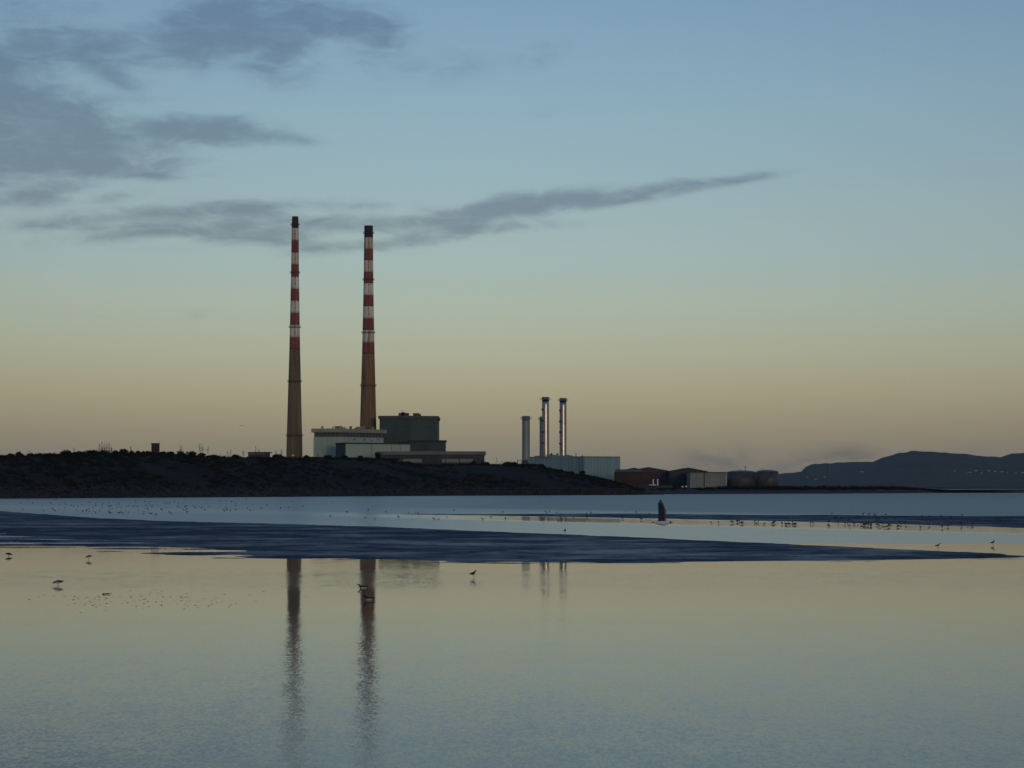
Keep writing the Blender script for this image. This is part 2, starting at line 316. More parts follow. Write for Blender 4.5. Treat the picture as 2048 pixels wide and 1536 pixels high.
def vnoise(x, y, seed=0):
    x = np.asarray(x, float); y = np.asarray(y, float)
    def h(i, j):
        v = np.sin(i * 127.1 + j * 311.7 + seed * 74.7) * 43758.5453; return v - np.floor(v)
    i, j = np.floor(x), np.floor(y); fx, fy = x - i, y - j
    fx = fx * fx * (3 - 2 * fx); fy = fy * fy * (3 - 2 * fy)
    return (h(i, j) * (1 - fx) + h(i + 1, j) * fx) * (1 - fy) + (h(i, j + 1) * (1 - fx) + h(i + 1, j + 1) * fx) * fy
def fbm(x, y, seed=0, o=4):
    return sum(vnoise(x * 2 ** k, y * 2 ** k, seed + k) / 2 ** k for k in range(o)) / sum(1 / 2 ** k for k in range(o))
def interp(x, pts): return np.interp(x, [p[0] for p in pts], [p[1] for p in pts])
def grid_faces(nr, nc): return [(r * nc + c, r * nc + c + 1, (r + 1) * nc + c + 1, (r + 1) * nc + c) for r in range(nr - 1) for c in range(nc - 1)]

# ------------------------------------------------------------------ water (one sheet following the earth's curve, out past the horizon)
V = []; ring = [0] + list(np.geomspace(4, 13000, 90)); ns_ = 144
for r in ring[1:]:
    for i in range(ns_):
        a = 2 * PI * i / ns_; x, y = r * math.cos(a), r * math.sin(a); V.append((x, y, drop(x, y)))
Fc = [(k * ns_ + i, k * ns_ + (i + 1) % ns_, (k + 1) * ns_ + (i + 1) % ns_, (k + 1) * ns_ + i) for k in range(len(ring) - 2) for i in range(ns_)]
Fc = [tuple(range(ns_))] + Fc
o = mesh_obj('water', V, Fc, MAT['water'], smooth=True); o['kind'] = 'structure'

# ------------------------------------------------------------------ sand banks
def sand_bank(name, top, bot, xs, pad, amp, rise, rough_fn):
    P = []; ys_n = 150
    for r in range(ys_n):
        for px in xs:
            t0, b0 = interp(px, top) - pad, interp(px, bot) + pad
            py = b0 + (t0 - b0) * r / (ys_n - 1)
            P.append((px, py))
    P = np.array(P); G = np.array([ground(a, c) for a, c in P])
    e = np.minimum(P[:, 1] - interp(P[:, 0], top), interp(P[:, 0], bot) - P[:, 1])
    nz = fbm(G[:, 0] * 0.16, G[:, 1] * 0.30, 3, 4) - 0.5
    nz2 = fbm(G[:, 0] * 1.2, G[:, 1] * 0.9, 9, 3) - 0.5
    h = np.clip(e * rise, -0.05, amp) + rough_fn(P, e) * nz + 0.012 * nz2 * np.clip(1.5 - np.abs(e) * 0.3, 0.3, 1)
    if name == 'sand_bank' and amp < .048:
        low = np.clip((P[:, 1] - interp(P[:, 0], bot) + np.interp(P[:, 0], [0, 500, 900, 1300, 1800, 2100], [38, 22, 9, 6, 6, 14])) / 12, 0, 1)
        h = h - low * 0.038 * (e > 0)
    G[:, 2] += h
    o = mesh_obj(name, G, grid_faces(ys_n, len(xs)), MAT['sand'], smooth=True); o['kind'] = 'structure'
    return o
TOP1 = [(-200, 1010), (0, 1022), (205, 1036.5), (342, 1042.5), (500, 1046), (750, 1053), (1086, 1067), (1300, 1075.5), (1556, 1087.5), (1811, 1099), (2048, 1109), (2200, 1116)]
BOT1 = [(-200, 1092), (0, 1099), (273, 1109), (500, 1117), (700, 1123), (890, 1125), (1300, 1125.5), (1665, 1123), (2048, 1117), (2200, 1114)]
def rough1(P, e):
    low = np.clip((P[:, 1] - interp(P[:, 0], BOT1) + np.interp(P[:, 0], [0, 700, 1000, 1700, 2100], [42, 22, 7, 5, 12])) / 14, 0, 1)
    wedge = np.clip((P[:, 0] - 1850) / 200, 0, 1)
    return 0.02 + 0.22 * low * np.interp(P[:, 0], [0, 700, 1200], [1, .8, .45]) + 0.05 * wedge
sand_bank('sand_bank', TOP1, BOT1, np.arange(-200, 2201, 5.0), 6, 0.045, 0.012, rough1)
TOP2 = [(700, 1027.0), (800, 1027.2), (1000, 1028), (1240, 1027), (1500, 1029.5), (1700, 1030), (1850, 1031.5), (2048, 1032), (2300, 1033)]
BOT2 = [(700, 1027.1), (800, 1028.4), (1000, 1031.5), (1240, 1035.5), (1500, 1041), (1700, 1046), (1850, 1050), (2048, 1055.5), (2300, 1063)]
sand_bank('sand_bank', TOP2, BOT2, np.arange(700, 2301, 6.0), 4, 0.05, 0.02, lambda P, e: 0.03 + 0 * e)

# ------------------------------------------------------------------ headland
SHORE = [(-900, 999.5), (0, 997), (300, 995), (600, 993), (900, 991), (1100, 990.2), (1250, 989.4), (1325, 988.6)]
SIL = [(-900, 900), (-200, 906), (0, 908), (60, 907), (120, 905), (200, 903.5), (260, 903), (320, 904), (400, 908), (460, 911), (540, 911), (640, 912), (700, 912), (760, 913), (800, 922), (850, 926), (900, 925),
       (975, 926), (1030, 925), (1062, 924), (1085, 930), (1120, 938), (1150, 945), (1185, 949), (1230, 961), (1265, 971), (1295, 980), (1325, 988)]
def shore_d(px): return gdist(interp(px, SHORE))
def ridge_d(px): return shore_d(px) + interp(px, [(-900, 130), (700, 130), (1100, 95), (1250, 60), (1325, 12)])
def headland_z(px, D):
    ds, dr = shore_d(px), ridge_d(px); zr = CAM_H + (HORIZON - interp(px, SIL)) / F * dr - 1.0
    zr = max(zr, 0.4); t_ = (D - ds) / (dr - ds)
    bank = 2.2 * min(1, zr / 4)
    if t_ < 0: z = t_ * 6
    elif t_ < 0.13: z = bank * t_ / 0.13
    elif t_ < 1: u = (t_ - 0.13) / 0.87; z = bank + (zr - bank) * (u * (1.55 - 0.55 * u))
    else: u = min(1, (D - dr) / 160); u = u * u * (3 - 2 * u); z = zr + (min(zr, 4.0) - zr) * u
    if 0.1 < t_: z += float(fbm(xat(px, D) * 0.05, D * 0.05, 21, 4) - 0.5) * min(1.0, zr / 6) * (1.6 if t_ < .95 else .5)
    return float(z)
pxs = list(np.arange(-900, 1326, 12.0)) + [1327]
rows = [-0.08, 0, .04, .08, .13, .2, .3, .4, .5, .6, .7, .8, .88, .94, 1.0, 1.08, 1.2, 1.4, 1.7, 2.0, 2.4, 6.5]
V = []
for r in rows:
    for px in pxs:
        ds, dr = shore_d(px), ridge_d(px)
        D = ds + (dr - ds) * r if r < 1 else dr + (r - 1) * 115
        V.append((xat(px, D), D, headland_z(px, D)))
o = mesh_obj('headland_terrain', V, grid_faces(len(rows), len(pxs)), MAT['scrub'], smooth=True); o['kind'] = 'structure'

# low works ground and shingle spit behind it
SPIT = [(1060, 988.4), (1340, 987.8), (1560, 987.0), (1700, 986.4), (1850, 985.4), (1937, 984.0)]
pxs2 = np.linspace(1060, 1940, 90); V = []
rows2 = [-6, 0, 5, 14, 30, 60, 110, 200, 400, 700]
def spit_z(px, q):
    top = interp(px, [(1060, 3.4), (1800, 3.2), (1860, 2.2), (1937, .25)])
    return float(top * (1 - math.exp(-max(0, q) / 26.0)) + (q * 0.1 if q < 0 else 0))
for q in rows2:
    for px in pxs2:
        D = gdist(interp(px, SPIT)) + q
        z = spit_z(px, q) + drop(0, D)
        V.append((xat(px, D), D, z))
o = mesh_obj('foreshore_spit', V, grid_faces(len(rows2), len(pxs2)), MAT['shore'], smooth=True); o['kind'] = 'structure'
# works yard under the power station (hidden behind the headland)
V = [(-420, 1240, 3.2), (140, 1560, 3.2), (420, 1800, 3.2), (420, 2500, 3.2), (-700, 2500, 3.2), (-700, 1240, 3.2)]
o = mesh_obj('works_yard_ground', V, [tuple(range(6))], MAT['shore']); o['kind'] = 'structure'

# ------------------------------------------------------------------ far hills
HP = [(1480, 962), (1540, 950), (1560, 947), (1603, 942.7), (1610, 934), (1623, 927.5), (1655, 926), (1703, 923), (1744, 923.5), (1767, 914), (1798, 905.7), (1824, 901.2), (1870, 903), (1917, 906), (1965, 911), (2003, 913), (2025, 906), (2060, 904), (2140, 909), (2250, 925), (2400, 955), (2450, 970)]
hx = np.arange(1470, 2452, 4.0); V = []
hr = np.linspace(0, 1, 26)
for u in hr:
    for px in hx:
        D = 8600 + u * 1500
        zt = zat(interp(px, HP), 9600) + 6.5
        t_ = min(1, u / 0.667); s_ = t_ ** 0.72
        z = -7.5 + zt * s_ * (1 if u <= .667 else 1 - 0.5 * ((u - .667) / .333) ** 2)
        z += (fbm(px * 0.02, u * 4, 5, 4) - .5) * 22 * math.sin(PI * min(1, t_)) * min(1, zt / 60) + (vnoise(px * .13, 0, 2) - .5) * 3 * (1 if 0.55 < u else 0)
        V.append((xat(px, 9600) * D / 9600, D, float(z)))
o = mesh_obj('hills', V, grid_faces(len(hr), len(hx)), MAT['hill'], smooth=True); o['kind'] = 'structure'
HILLV = np.array(V).reshape(len(hr), len(hx), 3)

# ------------------------------------------------------------------ sea wall running out to the right
mb = MB()
for i in range(44):
    pa, pb = 1900 + i * 7, 1900 + (i + 1) * 7
    Da = 2050 + 5 * i; Db = Da + 5
    a0, b0 = xat(pa, Da), xat(pb, Db)
    mb.prism([(a0, Da), (b0 - .05, Db), (b0 - .05, Db + 6), (a0, Da + 6)], -1.0, 1.15 + 0.12 * random.random())
tag(mb.build('sea_wall', MAT['stone']), 'long low dark stone sea wall running out from the spit below the hills', 'sea wall')

# ------------------------------------------------------------------ tall striped chimneys
def chimney(px, D, yt, widths, bands, cap_y, conc_y, galleries, conc, label):
    c = at(px, 900, D); X, Y = c.x, D
    root = thing('striped_chimney', (X, Y, 3.0), label, 'chimney', 'pair of tall striped chimneys')
    rad = lambda py: interp(py, widths) / 2 / F * D
    def seg(name, y0, y1, mat):
        ys = np.linspace(y1, y0, 6); mb = MB().lathe([(rad(y), zat(y, D)) for y in ys], X, Y, 40)
        return mb.build(name, mat, root, smooth=False)
    def smooth_side(o):
        for p in o.data.polygons: p.use_smooth = abs(p.normal.z) < 0.5
    base = MB().lathe([(rad(960) * 1.0, 3.0)] + [(rad(y), zat(y, D)) for y in np.linspace(955, conc_y, 10)], X, Y, 40).build('concrete_shaft', conc, root); smooth_side(base)
    y0 = conc_y
    for k, yb in enumerate(bands):
        nm = 'red_band' if k % 2 == 0 else 'white_band'
        o = seg(nm, yb, y0 - 0.02, MAT['red'] if k % 2 == 0 else MAT['white']); smooth_side(o); y0 = yb
    r0 = rad(cap_y)
    cap = MB(); zt = zat(yt, D); zc = zat(cap_y, D)
    cap.lathe([(r0, zc + .02), (rad(yt), zt)], X, Y, 40, cap=False); cap.lathe([(rad(yt), zt), (rad(yt) - .6, zt), (rad(yt) - .6, zt - 6), (0.01, zt - 6)], X, Y, 40, cap=False)
    smooth_side(cap.build('sooty_cap', MAT['soot'], root))
    for gy in galleries:
        z = zat(gy, D); r = rad(gy)
        gal = MB().lathe([(r - .05, z - .35), (r + .9, z - .05), (r + .9, z + .12), (r - .05, z + .12)], X, Y, 32, cap=False).build('gallery', MAT['steel_dark'], root)
        rl = MB()
        for k in range(16):
            a = 2 * PI * k / 16; p = (X + (r + .85) * math.cos(a), Y + (r + .85) * math.sin(a))
            rl.tube((*p, z + .1), (*p, z + 1.25), .05, .05, 4)
        for zz in (z + .65, z + 1.22): rl.lathe([(r + .80, zz - .05), (r + .90, zz - .05), (r + .90, zz + .05), (r + .80, zz + .05), (r + .80, zz - .05)], X, Y, 32, cap=False)
        o = rl.build('railing', MAT['steel_dark']); o.parent = gal; o.data.transform(__import__('mathutils').Matrix.Translation(-Vector(root.location)))
    # caged ladder up the face towards the bay
    lad = MB(); ys = np.linspace(940, cap_y, 40); ang = math.radians(-90 + 6)
    for k in range(len(ys) - 1):
        for s_ in (-.35, .35):
            def pt(y): r = rad(y) + .22; return (X + r * math.cos(ang) - s_ * math.sin(ang), Y + r * math.sin(ang) + s_ * math.cos(ang), zat(y, D))
            lad.tube(pt(ys[k]), pt(ys[k + 1]), .09, .09, 4)
        y = ys[k]; r = rad(y) + .22; z = zat(y, D)
        lad.box(X + r * math.cos(ang) - .5, X + r * math.cos(ang) + .5, Y + r * math.sin(ang) - .25, Y + r * math.sin(ang) + .2, z, z + .5)
    lad.build('ladder', MAT['stain_line'], root)
    return root
chimney(588.8, 1900, 433, [(433, 12.7), (456, 14.0), (555, 16.2), (650, 19.6), (700, 21.6), (763, 25.0), (872, 30.6), (908, 32.2), (960, 34.5)],
        [675, 650.2, 626.3, 602, 578.2, 554, 529.5, 505.4, 481.2, 456.5], 456.5, 698.8, [450, 546, 655, 763.5, 872], MAT['concrete'],
        'tall red and white striped chimney standing free of the buildings on a grey-brown concrete shaft')
chimney(736.2, 1976, 451.5, [(451, 17.4), (475, 17.9), (567, 19.6), (660, 23.2), (708, 25.2), (772, 28.8), (856, 32.8), (960, 37)],
        [685.2, 660.6, 637.3, 613.2, 590.8, 567.3, 544.3, 520.8, 498.4, 475.4], 475.4, 708.3, [466.8, 560, 666, 772], MAT['concrete_warm'],
        'wider red and white striped chimney with rusty brown shaft rising behind the pale turbine hall')

# ------------------------------------------------------------------ power station buildings
def corner(px, D): p = at(px, HORIZON, D); return (p.x, D)
def quad(a, b_, c, depth):      # footprint: left, near and right corners plus a back edge
    (x0, y0), (x1, y1), (x2, y2) = a, b_, c
    return [a, b_, c, (x2 - (x1 - x0) * 0 - 2, y2 + depth), (x0, y0 + depth)]
def grow(foot, d):
    cx = sum(p[0] for p in foot) / len(foot); cy = sum(p[1] for p in foot) / len(foot)
    out = []
    for x, y in foot:
        l = math.hypot(x - cx, y - cy); out.append((x + (x - cx) / l * d, y + (y - cy) / l * d))
    return out
def face_boxes(parent, name, mat, p, q, rects, proud=.12):   # boxes on the wall from p to q; rects = (px0, px1, z0, z1)
    (x0, y0), (x1, y1) = p, q
    d = Vector((x1 - x0, y1 - y0, 0)).normalized(); nrm = Vector((d.y, -d.x, 0))
    if nrm.y > 0: nrm = -nrm
    for (a, c, z0, z1) in rects:
        pts = []
        for px in (a, c):
            k = (px - 1024) / F; s_ = (k * y0 - x0) / (d.x - k * d.y); pts.append(Vector((x0, y0, 0)) + d * s_)
        A, B = pts
        f = [(A + nrm * proud)[:2], (B + nrm * proud)[:2], (B - nrm * .3)[:2], (A - nrm * .3)[:2]]
        MB().prism(f, z0, z1).build(name, mat, parent)

# pale turbine hall
D0 = 1880
A, B, C = corner(626.8, 1884), corner(682, D0), corner(766.8, 1922)
foot = [A, B, C, (C[0] - 6, C[1] + 28), (A[0] + 2, A[1] + 55)]
hall = thing('turbine_hall', (B[0], B[1], 3.2), 'pale grey turbine hall with cream roof fascia and dark clerestory band below the chimney', 'building')
z1, z2, z3 = zat(873.6, D0), zat(864.6, D0), zat(857.0, D0)
MB().prism(foot, 3.2, z1).build('wall', MAT['clad_white'], hall)
MB().prism(grow(foot, -.7), z1 + .01, z2).build('clerestory_glazing', MAT['glass_band'], hall)
MB().prism(grow(foot, 2.6), z2 + .01, z3).build('roof_fascia', MAT['fascia'], hall)
# mullions of the clerestory
for k in range(1, 14):
    for (p, q, n_) in ((A, B, 7), (B, C, 13)):
        if k >= n_: continue
        u = k / n_; x, y = p[0] + (q[0] - p[0]) * u, p[1] + (q[1] - p[1]) * u
        MB().box(x - .22, x + .22, y - .1, y + 1.0, z1 + .02, z2 - .02).build('mullion', MAT['steel_dark'], hall)
face_boxes(hall, 'window', MAT['window'], B, C, [(708, 709.8, zat(880.5, 1895), zat(877.6, 1895)), (728.5, 730.5, zat(881, 1900), zat(877, 1900)), (742.5, 744, zat(882.5, 1905), zat(879.8, 1905)), (755, 757, zat(880, 1910), zat(877.6, 1910))])
for (px, py, wd) in ((643.5, 852.5, .7), (646, 852.8, .7), (665, 853, .5), (668, 853, .5), (672, 852.2, 1.6), (675, 852.5, 1.2), (678.5, 852, 1.4), (682.5, 852.2, 1.4), (685, 854, .6), (689, 854.3, 1.6), (700, 852.6, .9), (702.5, 852.6, .9), (711, 855.5, 1.5), (717, 853.6, 3.0), (722.5, 852.4, 1.5), (727.5, 852.6, 1.5), (746, 853.5, 1.5)):
    D = 1900 if px < 690 else 1918; c = at(px, py, D)
    MB().lathe([(wd / 2, z3 - .3), (wd / 2, c.z - .4), (wd * .7, c.z - .35), (wd * .7, c.z)], c.x, D, 8).build('roof_vent', MAT['steel_dark'] if wd < 1.3 else MAT['fascia'], hall)
for k in range(1, 12):
    for (p, q, n_) in ((A, B, 6), (B, C, 12)):
        if k >= n_: continue
        u = k / n_; x, y = p[0] + (q[0] - p[0]) * u, p[1] + (q[1] - p[1]) * u
        MB().box(x - .09, x + .09, y - .07, y + .5, 4, z1 - .05).build('panel_joint', MAT['clad_mid'], hall)
# front annex of the hall
D1 = 1835
A, B, C = corner(672, 1852), corner(690, D1), corner(820, 1865)
foot = [A, B, C, (C[0] - 3, C[1] + 14), (A[0] + 3, A[1] + 14)]
anx = thing('turbine_hall_annex', (B[0], B[1], 3.2), 'low pale annex with dark end wall in front of the turbine hall', 'building')
MB().prism(foot, 3.2, zat(887.6, D1)).build('wall', MAT['clad_white'], anx)
MB().prism(grow(foot, 1.0), zat(887.6, D1) + .01, zat(885.0, D1)).build('roof_edge', MAT['roof_dark'], anx)
f = [(A[0] - .15, A[1] - .1), (B[0] - .15, B[1] - .25), (B[0] + .4, B[1] + .2), (A[0] + .4, A[1] + .3)]
MB().prism(f, 3.2, zat(887.7, D1)).build('end_wall', MAT['clad_dim'], anx)
for px in (742, 782, 800): face_boxes(anx, 'drain_pipe', MAT['clad_mid'], B, C, [(px, px + .7, 4, zat(888, D1))], .25)
# slate boiler house
D2 = 1950
A, B, C = corner(758.8, D2), corner(821, D2 - 3), corner(874, D2 + 6)
foot = [A, B, C, (C[0], C[1] + 60), (A[0], A[1] + 60)]
boil = thing('boiler_house', (B[0], B[1], 3.2), 'tall slate grey windowless boiler house with wide roof parapet', 'building')
zb = zat(837.2, D2)
MB().prism(foot, 3.2, zb).build('wall', MAT['clad_dark'], boil)
MB().prism(grow(foot, 1.6), zb + .01, zat(831.6, D2)).build('parapet', MAT['clad_dark_trim'], boil)
zr = zat(831.6, D2)
for (a, c, py) in ((797.5, 817.5, 826.2), (826.5, 838, 826.6), (838.4, 841.5, 828.3), (803, 809, 824.6)):
    MB().box(xat(a, D2 + 20), xat(c, D2 + 20), D2 + 14, D2 + 24, zr - .2 - .02 * a / 800, zat(py, D2 + 20)).build('roof_plant_room', MAT['clad_dark'], boil)
for (px, py) in ((804, 819), (808.7, 822), (836, 824)):
    c = at(px, py, D2 + 18); MB().tube((c.x, D2 + 18, zr), c, .18, .12, 5).build('roof_mast', MAT['steel_dark'], boil)
wr = [(px, px + 1.2, zat(855.2, D2), zat(851.8, D2)) for px in (809, 812.5, 815.5, 818.3)]
face_boxes(boil, 'window', MAT['window'], A, B, wr)
face_boxes(boil, 'window', MAT['window'], B, C, [(px, px + 1.3, zat(855.4, D2), zat(852.2, D2)) for px in (848, 852, 857, 862, 867)])
face_boxes(boil, 'wall_vent', MAT['clad_mid'], B, C, [(836.8, 838, zat(844.3, D2), zat(840.2, D2)), (828, 829.2, zat(879, D2), zat(875.4, D2))])
for px in (771, 784, 796, 808): face_boxes(boil, 'cladding_rib', MAT['clad_dark_trim'], A, B, [(px, px + .35, 4, zb - .3)], .15)
for px in (834, 848, 861): face_boxes(boil, 'cladding_rib', MAT['clad_dark_trim'], B, C, [(px, px + .35, 4, zb - .3)], .15)
# lower slate block beside it
D3 = 1925
A, B, C = corner(816, D3 + 4), corner(858, D3), corner(890.5, D3 + 6)
foot = [A, B, C, (C[0], C[1] + 18), (A[0], A[1] + 17)]
low = thing('boiler_house_side_block', (B[0], B[1], 3.2), 'lower dark slate block with ribbed walls at the foot of the boiler house', 'building')
zb = zat(884.2, D3); MB().prism(foot, 3.2, zb).build('wall', MAT['clad_dark'], low)
MB().prism(grow(foot, .9), zb + .01, zat(880.2, D3)).build('parapet', MAT['roof_dark'], low)
for px in (823, 837, 846, 857): face_boxes(low, 'cladding_rib', MAT['clad_dark_trim'], A, B, [(px, px + .5, 4, zb - .2)], .15)
for px in (866, 876, 884): face_boxes(low, 'cladding_rib', MAT['clad_dark_trim'], B, C, [(px, px + .5, 4, zb - .2)], .15)
# long low workshop
D4 = 1780
A, B, C = corner(764, D4 + 8), corner(880, D4), corner(968, D4 + 10)
foot = [A, B, C, (C[0], C[1] + 30), (A[0], A[1] + 30)]
ws = thing('long_workshop', (B[0], B[1], 3.2), 'long low workshop with pale roof fascia and white panels between the bays', 'building')
zf0, zf1 = zat(909.2, D4), zat(902.4, D4)
MB().prism(foot, 3.2, zf0).build('wall', MAT['clad_dim'], ws)
MB().prism(grow(foot, 1.2), zf0 + .01, zf1).build('roof_fascia', MAT['clad_mid'], ws)
zz0, zz1 = zat(924.5, D4), zat(917.8, D4)
face_boxes(ws, 'white_panel', MAT['white_wall'], A, B, [(774, 787.5, zz0, zz1), (806, 843.5, zz0, zz1)], .2)
face_boxes(ws, 'white_panel', MAT['white_wall'], B, C, [(884, 890, zz0, zz1), (892, 918, zz0, zz1), (914 + 5, 945.5, zz0, zz1)][:2] + [(920, 946, zz0, zz1)], .2)
face_boxes(ws, 'window', MAT['window'], A, B, [(px, px + 7, zat(916.8, D4), zat(911, D4)) for px in range(776, 872, 9)], .1)
face_boxes(ws, 'window', MAT['window'], B, C, [(px, px + 7, zat(916.8, D4), zat(911, D4)) for px in range(886, 962, 9)], .1)

# ------------------------------------------------------------------ gas plant: hall, steel stacks
D5 = 1600
A, B, C = corner(1056, D5 + 30), corner(1168.7, D5), corner(1240, D5 + 14)
foot = [A, B, C, (C[0], C[1] + 45), (A[0], A[1] + 45)]
gp = thing('gas_plant_hall', (B[0], B[1], 2.5), 'long blue-grey sheet metal plant hall at the foot of the steel stacks', 'building')
zt = zat(914.8, D5)
MB().prism(foot, 2.5, zt).build('wall', MAT['hall'], gp)
MB().prism(grow(foot, .25), zt + .01, zt + .7).build('roof_edge', MAT['clad_mid'], gp)
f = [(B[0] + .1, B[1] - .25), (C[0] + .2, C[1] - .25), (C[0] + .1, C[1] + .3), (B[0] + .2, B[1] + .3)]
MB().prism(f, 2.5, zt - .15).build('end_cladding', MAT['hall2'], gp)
face_boxes(gp, 'raised_bay', MAT['hall'], A, B, [(1100, 1146, zt - .3, zat(911.2, D5 + 15))], .3)
for px in np.arange(1064, 1166, 7.3): face_boxes(gp, 'sheet_seam', MAT['clad_mid'], A, B, [(px, px + .28, 4, zt - .05)], .1)
for px in np.arange(1175, 1238, 6.6): face_boxes(gp, 'sheet_seam', MAT['clad_mid'], B, C, [(px, px + .28, 4, zt - .3)], .38)
mb = MB(); D = D5 - 4
for dx in (-.5, .5):
    for dy in (0, 1.0): mb.tube((xat(1164.5, D) + dx, D + dy, 4), (xat(1164.5, D) + dx, D + dy, zat(912, D)), .08, .08, 4)
for z in np.arange(6, zat(913, D), 1.5): mb.box(xat(1164.5, D) - .6, xat(1164.5, D) + .6, D - .05, D + 1.1, z, z + .55)
mb.tube((xat(1164.5, D), D + .5, zat(913, D)), (xat(1164.5, D), D + .5, zat(908.5, D)), .3, .2)
mb.build('stair_tower', MAT['steel_dark'], gp)
for (px, py, wd) in ((1074, 911.5, 3.5), (1080, 912.5, 2), (1098, 908.5, 1.6), (1103, 906, 1.2), (1105, 909, 2.5), (1112, 910, 2), (1115.5, 906.5, 1.4), (1135, 909.5, 3), (1142, 911, 2.4)):
    x = xat(px, D5 + 22); MB().box(x - wd / 2, x + wd / 2, D5 + 31, D5 + 31 + wd, zt - .2, zat(py, D5 + 31)).build('roof_plant', MAT['clad_mid'], gp)
for (px, py) in ((1152, 905), (1178, 910.5), (1193, 910.5), (1206, 909.5), (1219, 909.5), (1231, 910), (1236, 911)):
    c = at(px, py, D5 + 20); MB().tube((c.x, c.y, zt), c, .25 if px == 1152 else .07, .2 if px == 1152 else .05, 5).build('roof_post', MAT['steel_dark'], gp)

def stack(px, D, yt, yb, wpx, mat, label, rungs):
    c = at(px, yt, D); X, r = c.x, wpx / 2 / F * D; z0 = 2.5; zt = c.z
    root = thing('steel_stack', (X, D, z0), label, 'stack', 'steel stacks of the gas plant')
    zs = np.linspace(z0, zt - 1.4, 15)
    o = MB().lathe([(r, z) for z in zs], X, D, 40).build('shell', mat, root)
    for p in o.data.polygons: p.use_smooth = abs(p.normal.z) < .5
    for z in zs[1:-1]:
        MB().lathe([(r + .01, z - .07), (r + .05, z - .05), (r + .05, z + .05), (r + .01, z + .07)], X, D, 32, cap=False).build('flange', mat, root)
    o = MB().lathe([(r + .03, zt - 1.42), (r + .03, zt), (r - .3, zt), (r - .35, zt - 1.3)], X, D, 32, cap=False).build('rim', MAT['clad_mid'], root)
    zp = zt - 1.9
    gal = MB().lathe([(r, zp - .12), (r + 1.0, zp - .08), (r + 1.0, zp + .06), (r, zp + .06)], X, D, 32, cap=False).build('gallery', MAT['clad_mid'], root)
    rl = MB()
    for k in range(14):
        a = 2 * PI * k / 14; p = (X + (r + 1.05) * math.cos(a), D + (r + 1.05) * math.sin(a)); rl.tube((*p, zp), (*p, zp + 1.15), .05, .05, 4)
    for zz in (zp + .6, zp + 1.12): rl.lathe([(r + 1.0, zz - .05), (r + 1.1, zz - .05), (r + 1.1, zz + .05), (r + 1.0, zz + .05), (r + 1.0, zz - .05)], X, D, 32, cap=False)
    rl.build('railing', MAT['clad_mid'], root)
    if rungs:
        lad = MB(); ang = math.radians(-90 - 52); ca, sa = math.cos(ang), math.sin(ang)
        for s_ in (-.3, .3): lad.tube((X + (r + .3) * ca - s_ * sa, D + (r + .3) * sa + s_ * ca, 6), (X + (r + .3) * ca - s_ * sa, D + (r + .3) * sa + s_ * ca, zp), .07, .07, 4)
        for py in rungs:
            z = zat(py, D); cx, cy = X + (r + .35) * ca, D + (r + .35) * sa; lad.box(cx - .65, cx + .65, cy - .6, cy + .6, z - .6, z + .5)
        lad.build('ladder', MAT['steel_dark'], root)
    return root
stack(1051.9, 1590, 832, 920, 15.6, MAT['steel_grey'], 'shorter grey steel stack standing free to the side of its neighbours', None)
stack(1084.6, 1700, 833.3, 915, 11.0, MAT['steel_grey'], 'short grey steel stack partly hidden behind a taller shiny one', None)
stack(1091, 1645, 794, 915, 14.0, MAT['steel'], 'tall shiny steel stack with a shorter grey stack close behind it', [819, 842, 864, 886])
stack(1126, 1655, 796, 915, 13.8, MAT['steel'], 'tall shiny steel stack rising alone from the middle of the plant hall roof', [821, 843, 864, 887])
# pipe gantry and plant block beside the short stack
D = 1530; gt = thing('pipe_gantry', (xat(1040, D), D, 4), 'small dark steel pipe gantry at the foot of the short grey stack', 'gantry')
for px in (1035.3, 1043): MB().box(xat(px, D) - .2, xat(px, D) + .2, D, D + .4, 4, zat(920.6, D)).build('post', MAT['steel_dark'], gt)
MB().box(xat(1035, D) - .1, xat(1045, D), D - .1, D + .5, zat(920.6, D) + .01, zat(920.0, D) + .1).build('beam', MAT['steel_dark'], gt)
MB().box(xat(1045, D), xat(1056, D), D, D + 4, 4, zat(919.6, D)).build('equipment_box', MAT['shed_dark'], gt)

# ------------------------------------------------------------------ sheds, tanks and small things on the spit
def gable_shed(name, pxa, pxb, peak_px, eave_py, peak_py, D, depth, wall_mat, roof_mat, label, zb=2.8, over=.6):
    root = thing(name, (xat((pxa + pxb) / 2, D), D, zb), label, 'shed')
    x0, x1, xp = xat(pxa, D), xat(pxb, D), xat(peak_px, D); ze, zp = zat(eave_py, D), zat(peak_py, D)
    V = [(x0, D, zb), (x1, D, zb), (x1, D, ze), (xp, D, zp), (x0, D, ze)]; V += [(x, y + depth, z) for x, y, z in V]
    MB().add(V, [(0, 1, 2, 3, 4), (9, 8, 7, 6, 5), (1, 6, 7, 2), (5, 0, 4, 9), (0, 5, 6, 1), (2, 7, 8, 3), (3, 8, 9, 4)]).build('wall', wall_mat, root)
    for (xa, za, xb, zb2) in ((x0, ze, xp, zp), (x1, ze, xp, zp)):
        dx = -over if xa < xb else over; sl = (zb2 - za) / (xb - xa); za2 = za + sl * dx
        V = [(xa + dx, D - over, za2 + .05), (xb, D - over, zb2 + .05), (xb, D + depth + over, zb2 + .05), (xa + dx, D + depth + over, za2 + .05)]
        V += [(x, y, z + .35) for x, y, z in V]
        MB().add(V, [(3, 2, 1, 0), (4, 5, 6, 7), (0, 1, 5, 4), (1, 2, 6, 5), (2, 3, 7, 6), (3, 0, 4, 7)]).build('roof', roof_mat, root)
    return root
gable_shed('gabled_shed', 1240, 1302, 1268, 943.5, 936.6, 1640, 40, MAT['shed_dark'], MAT['roof_dark'], 'dark gabled shed showing only its low roof above the red brick works')
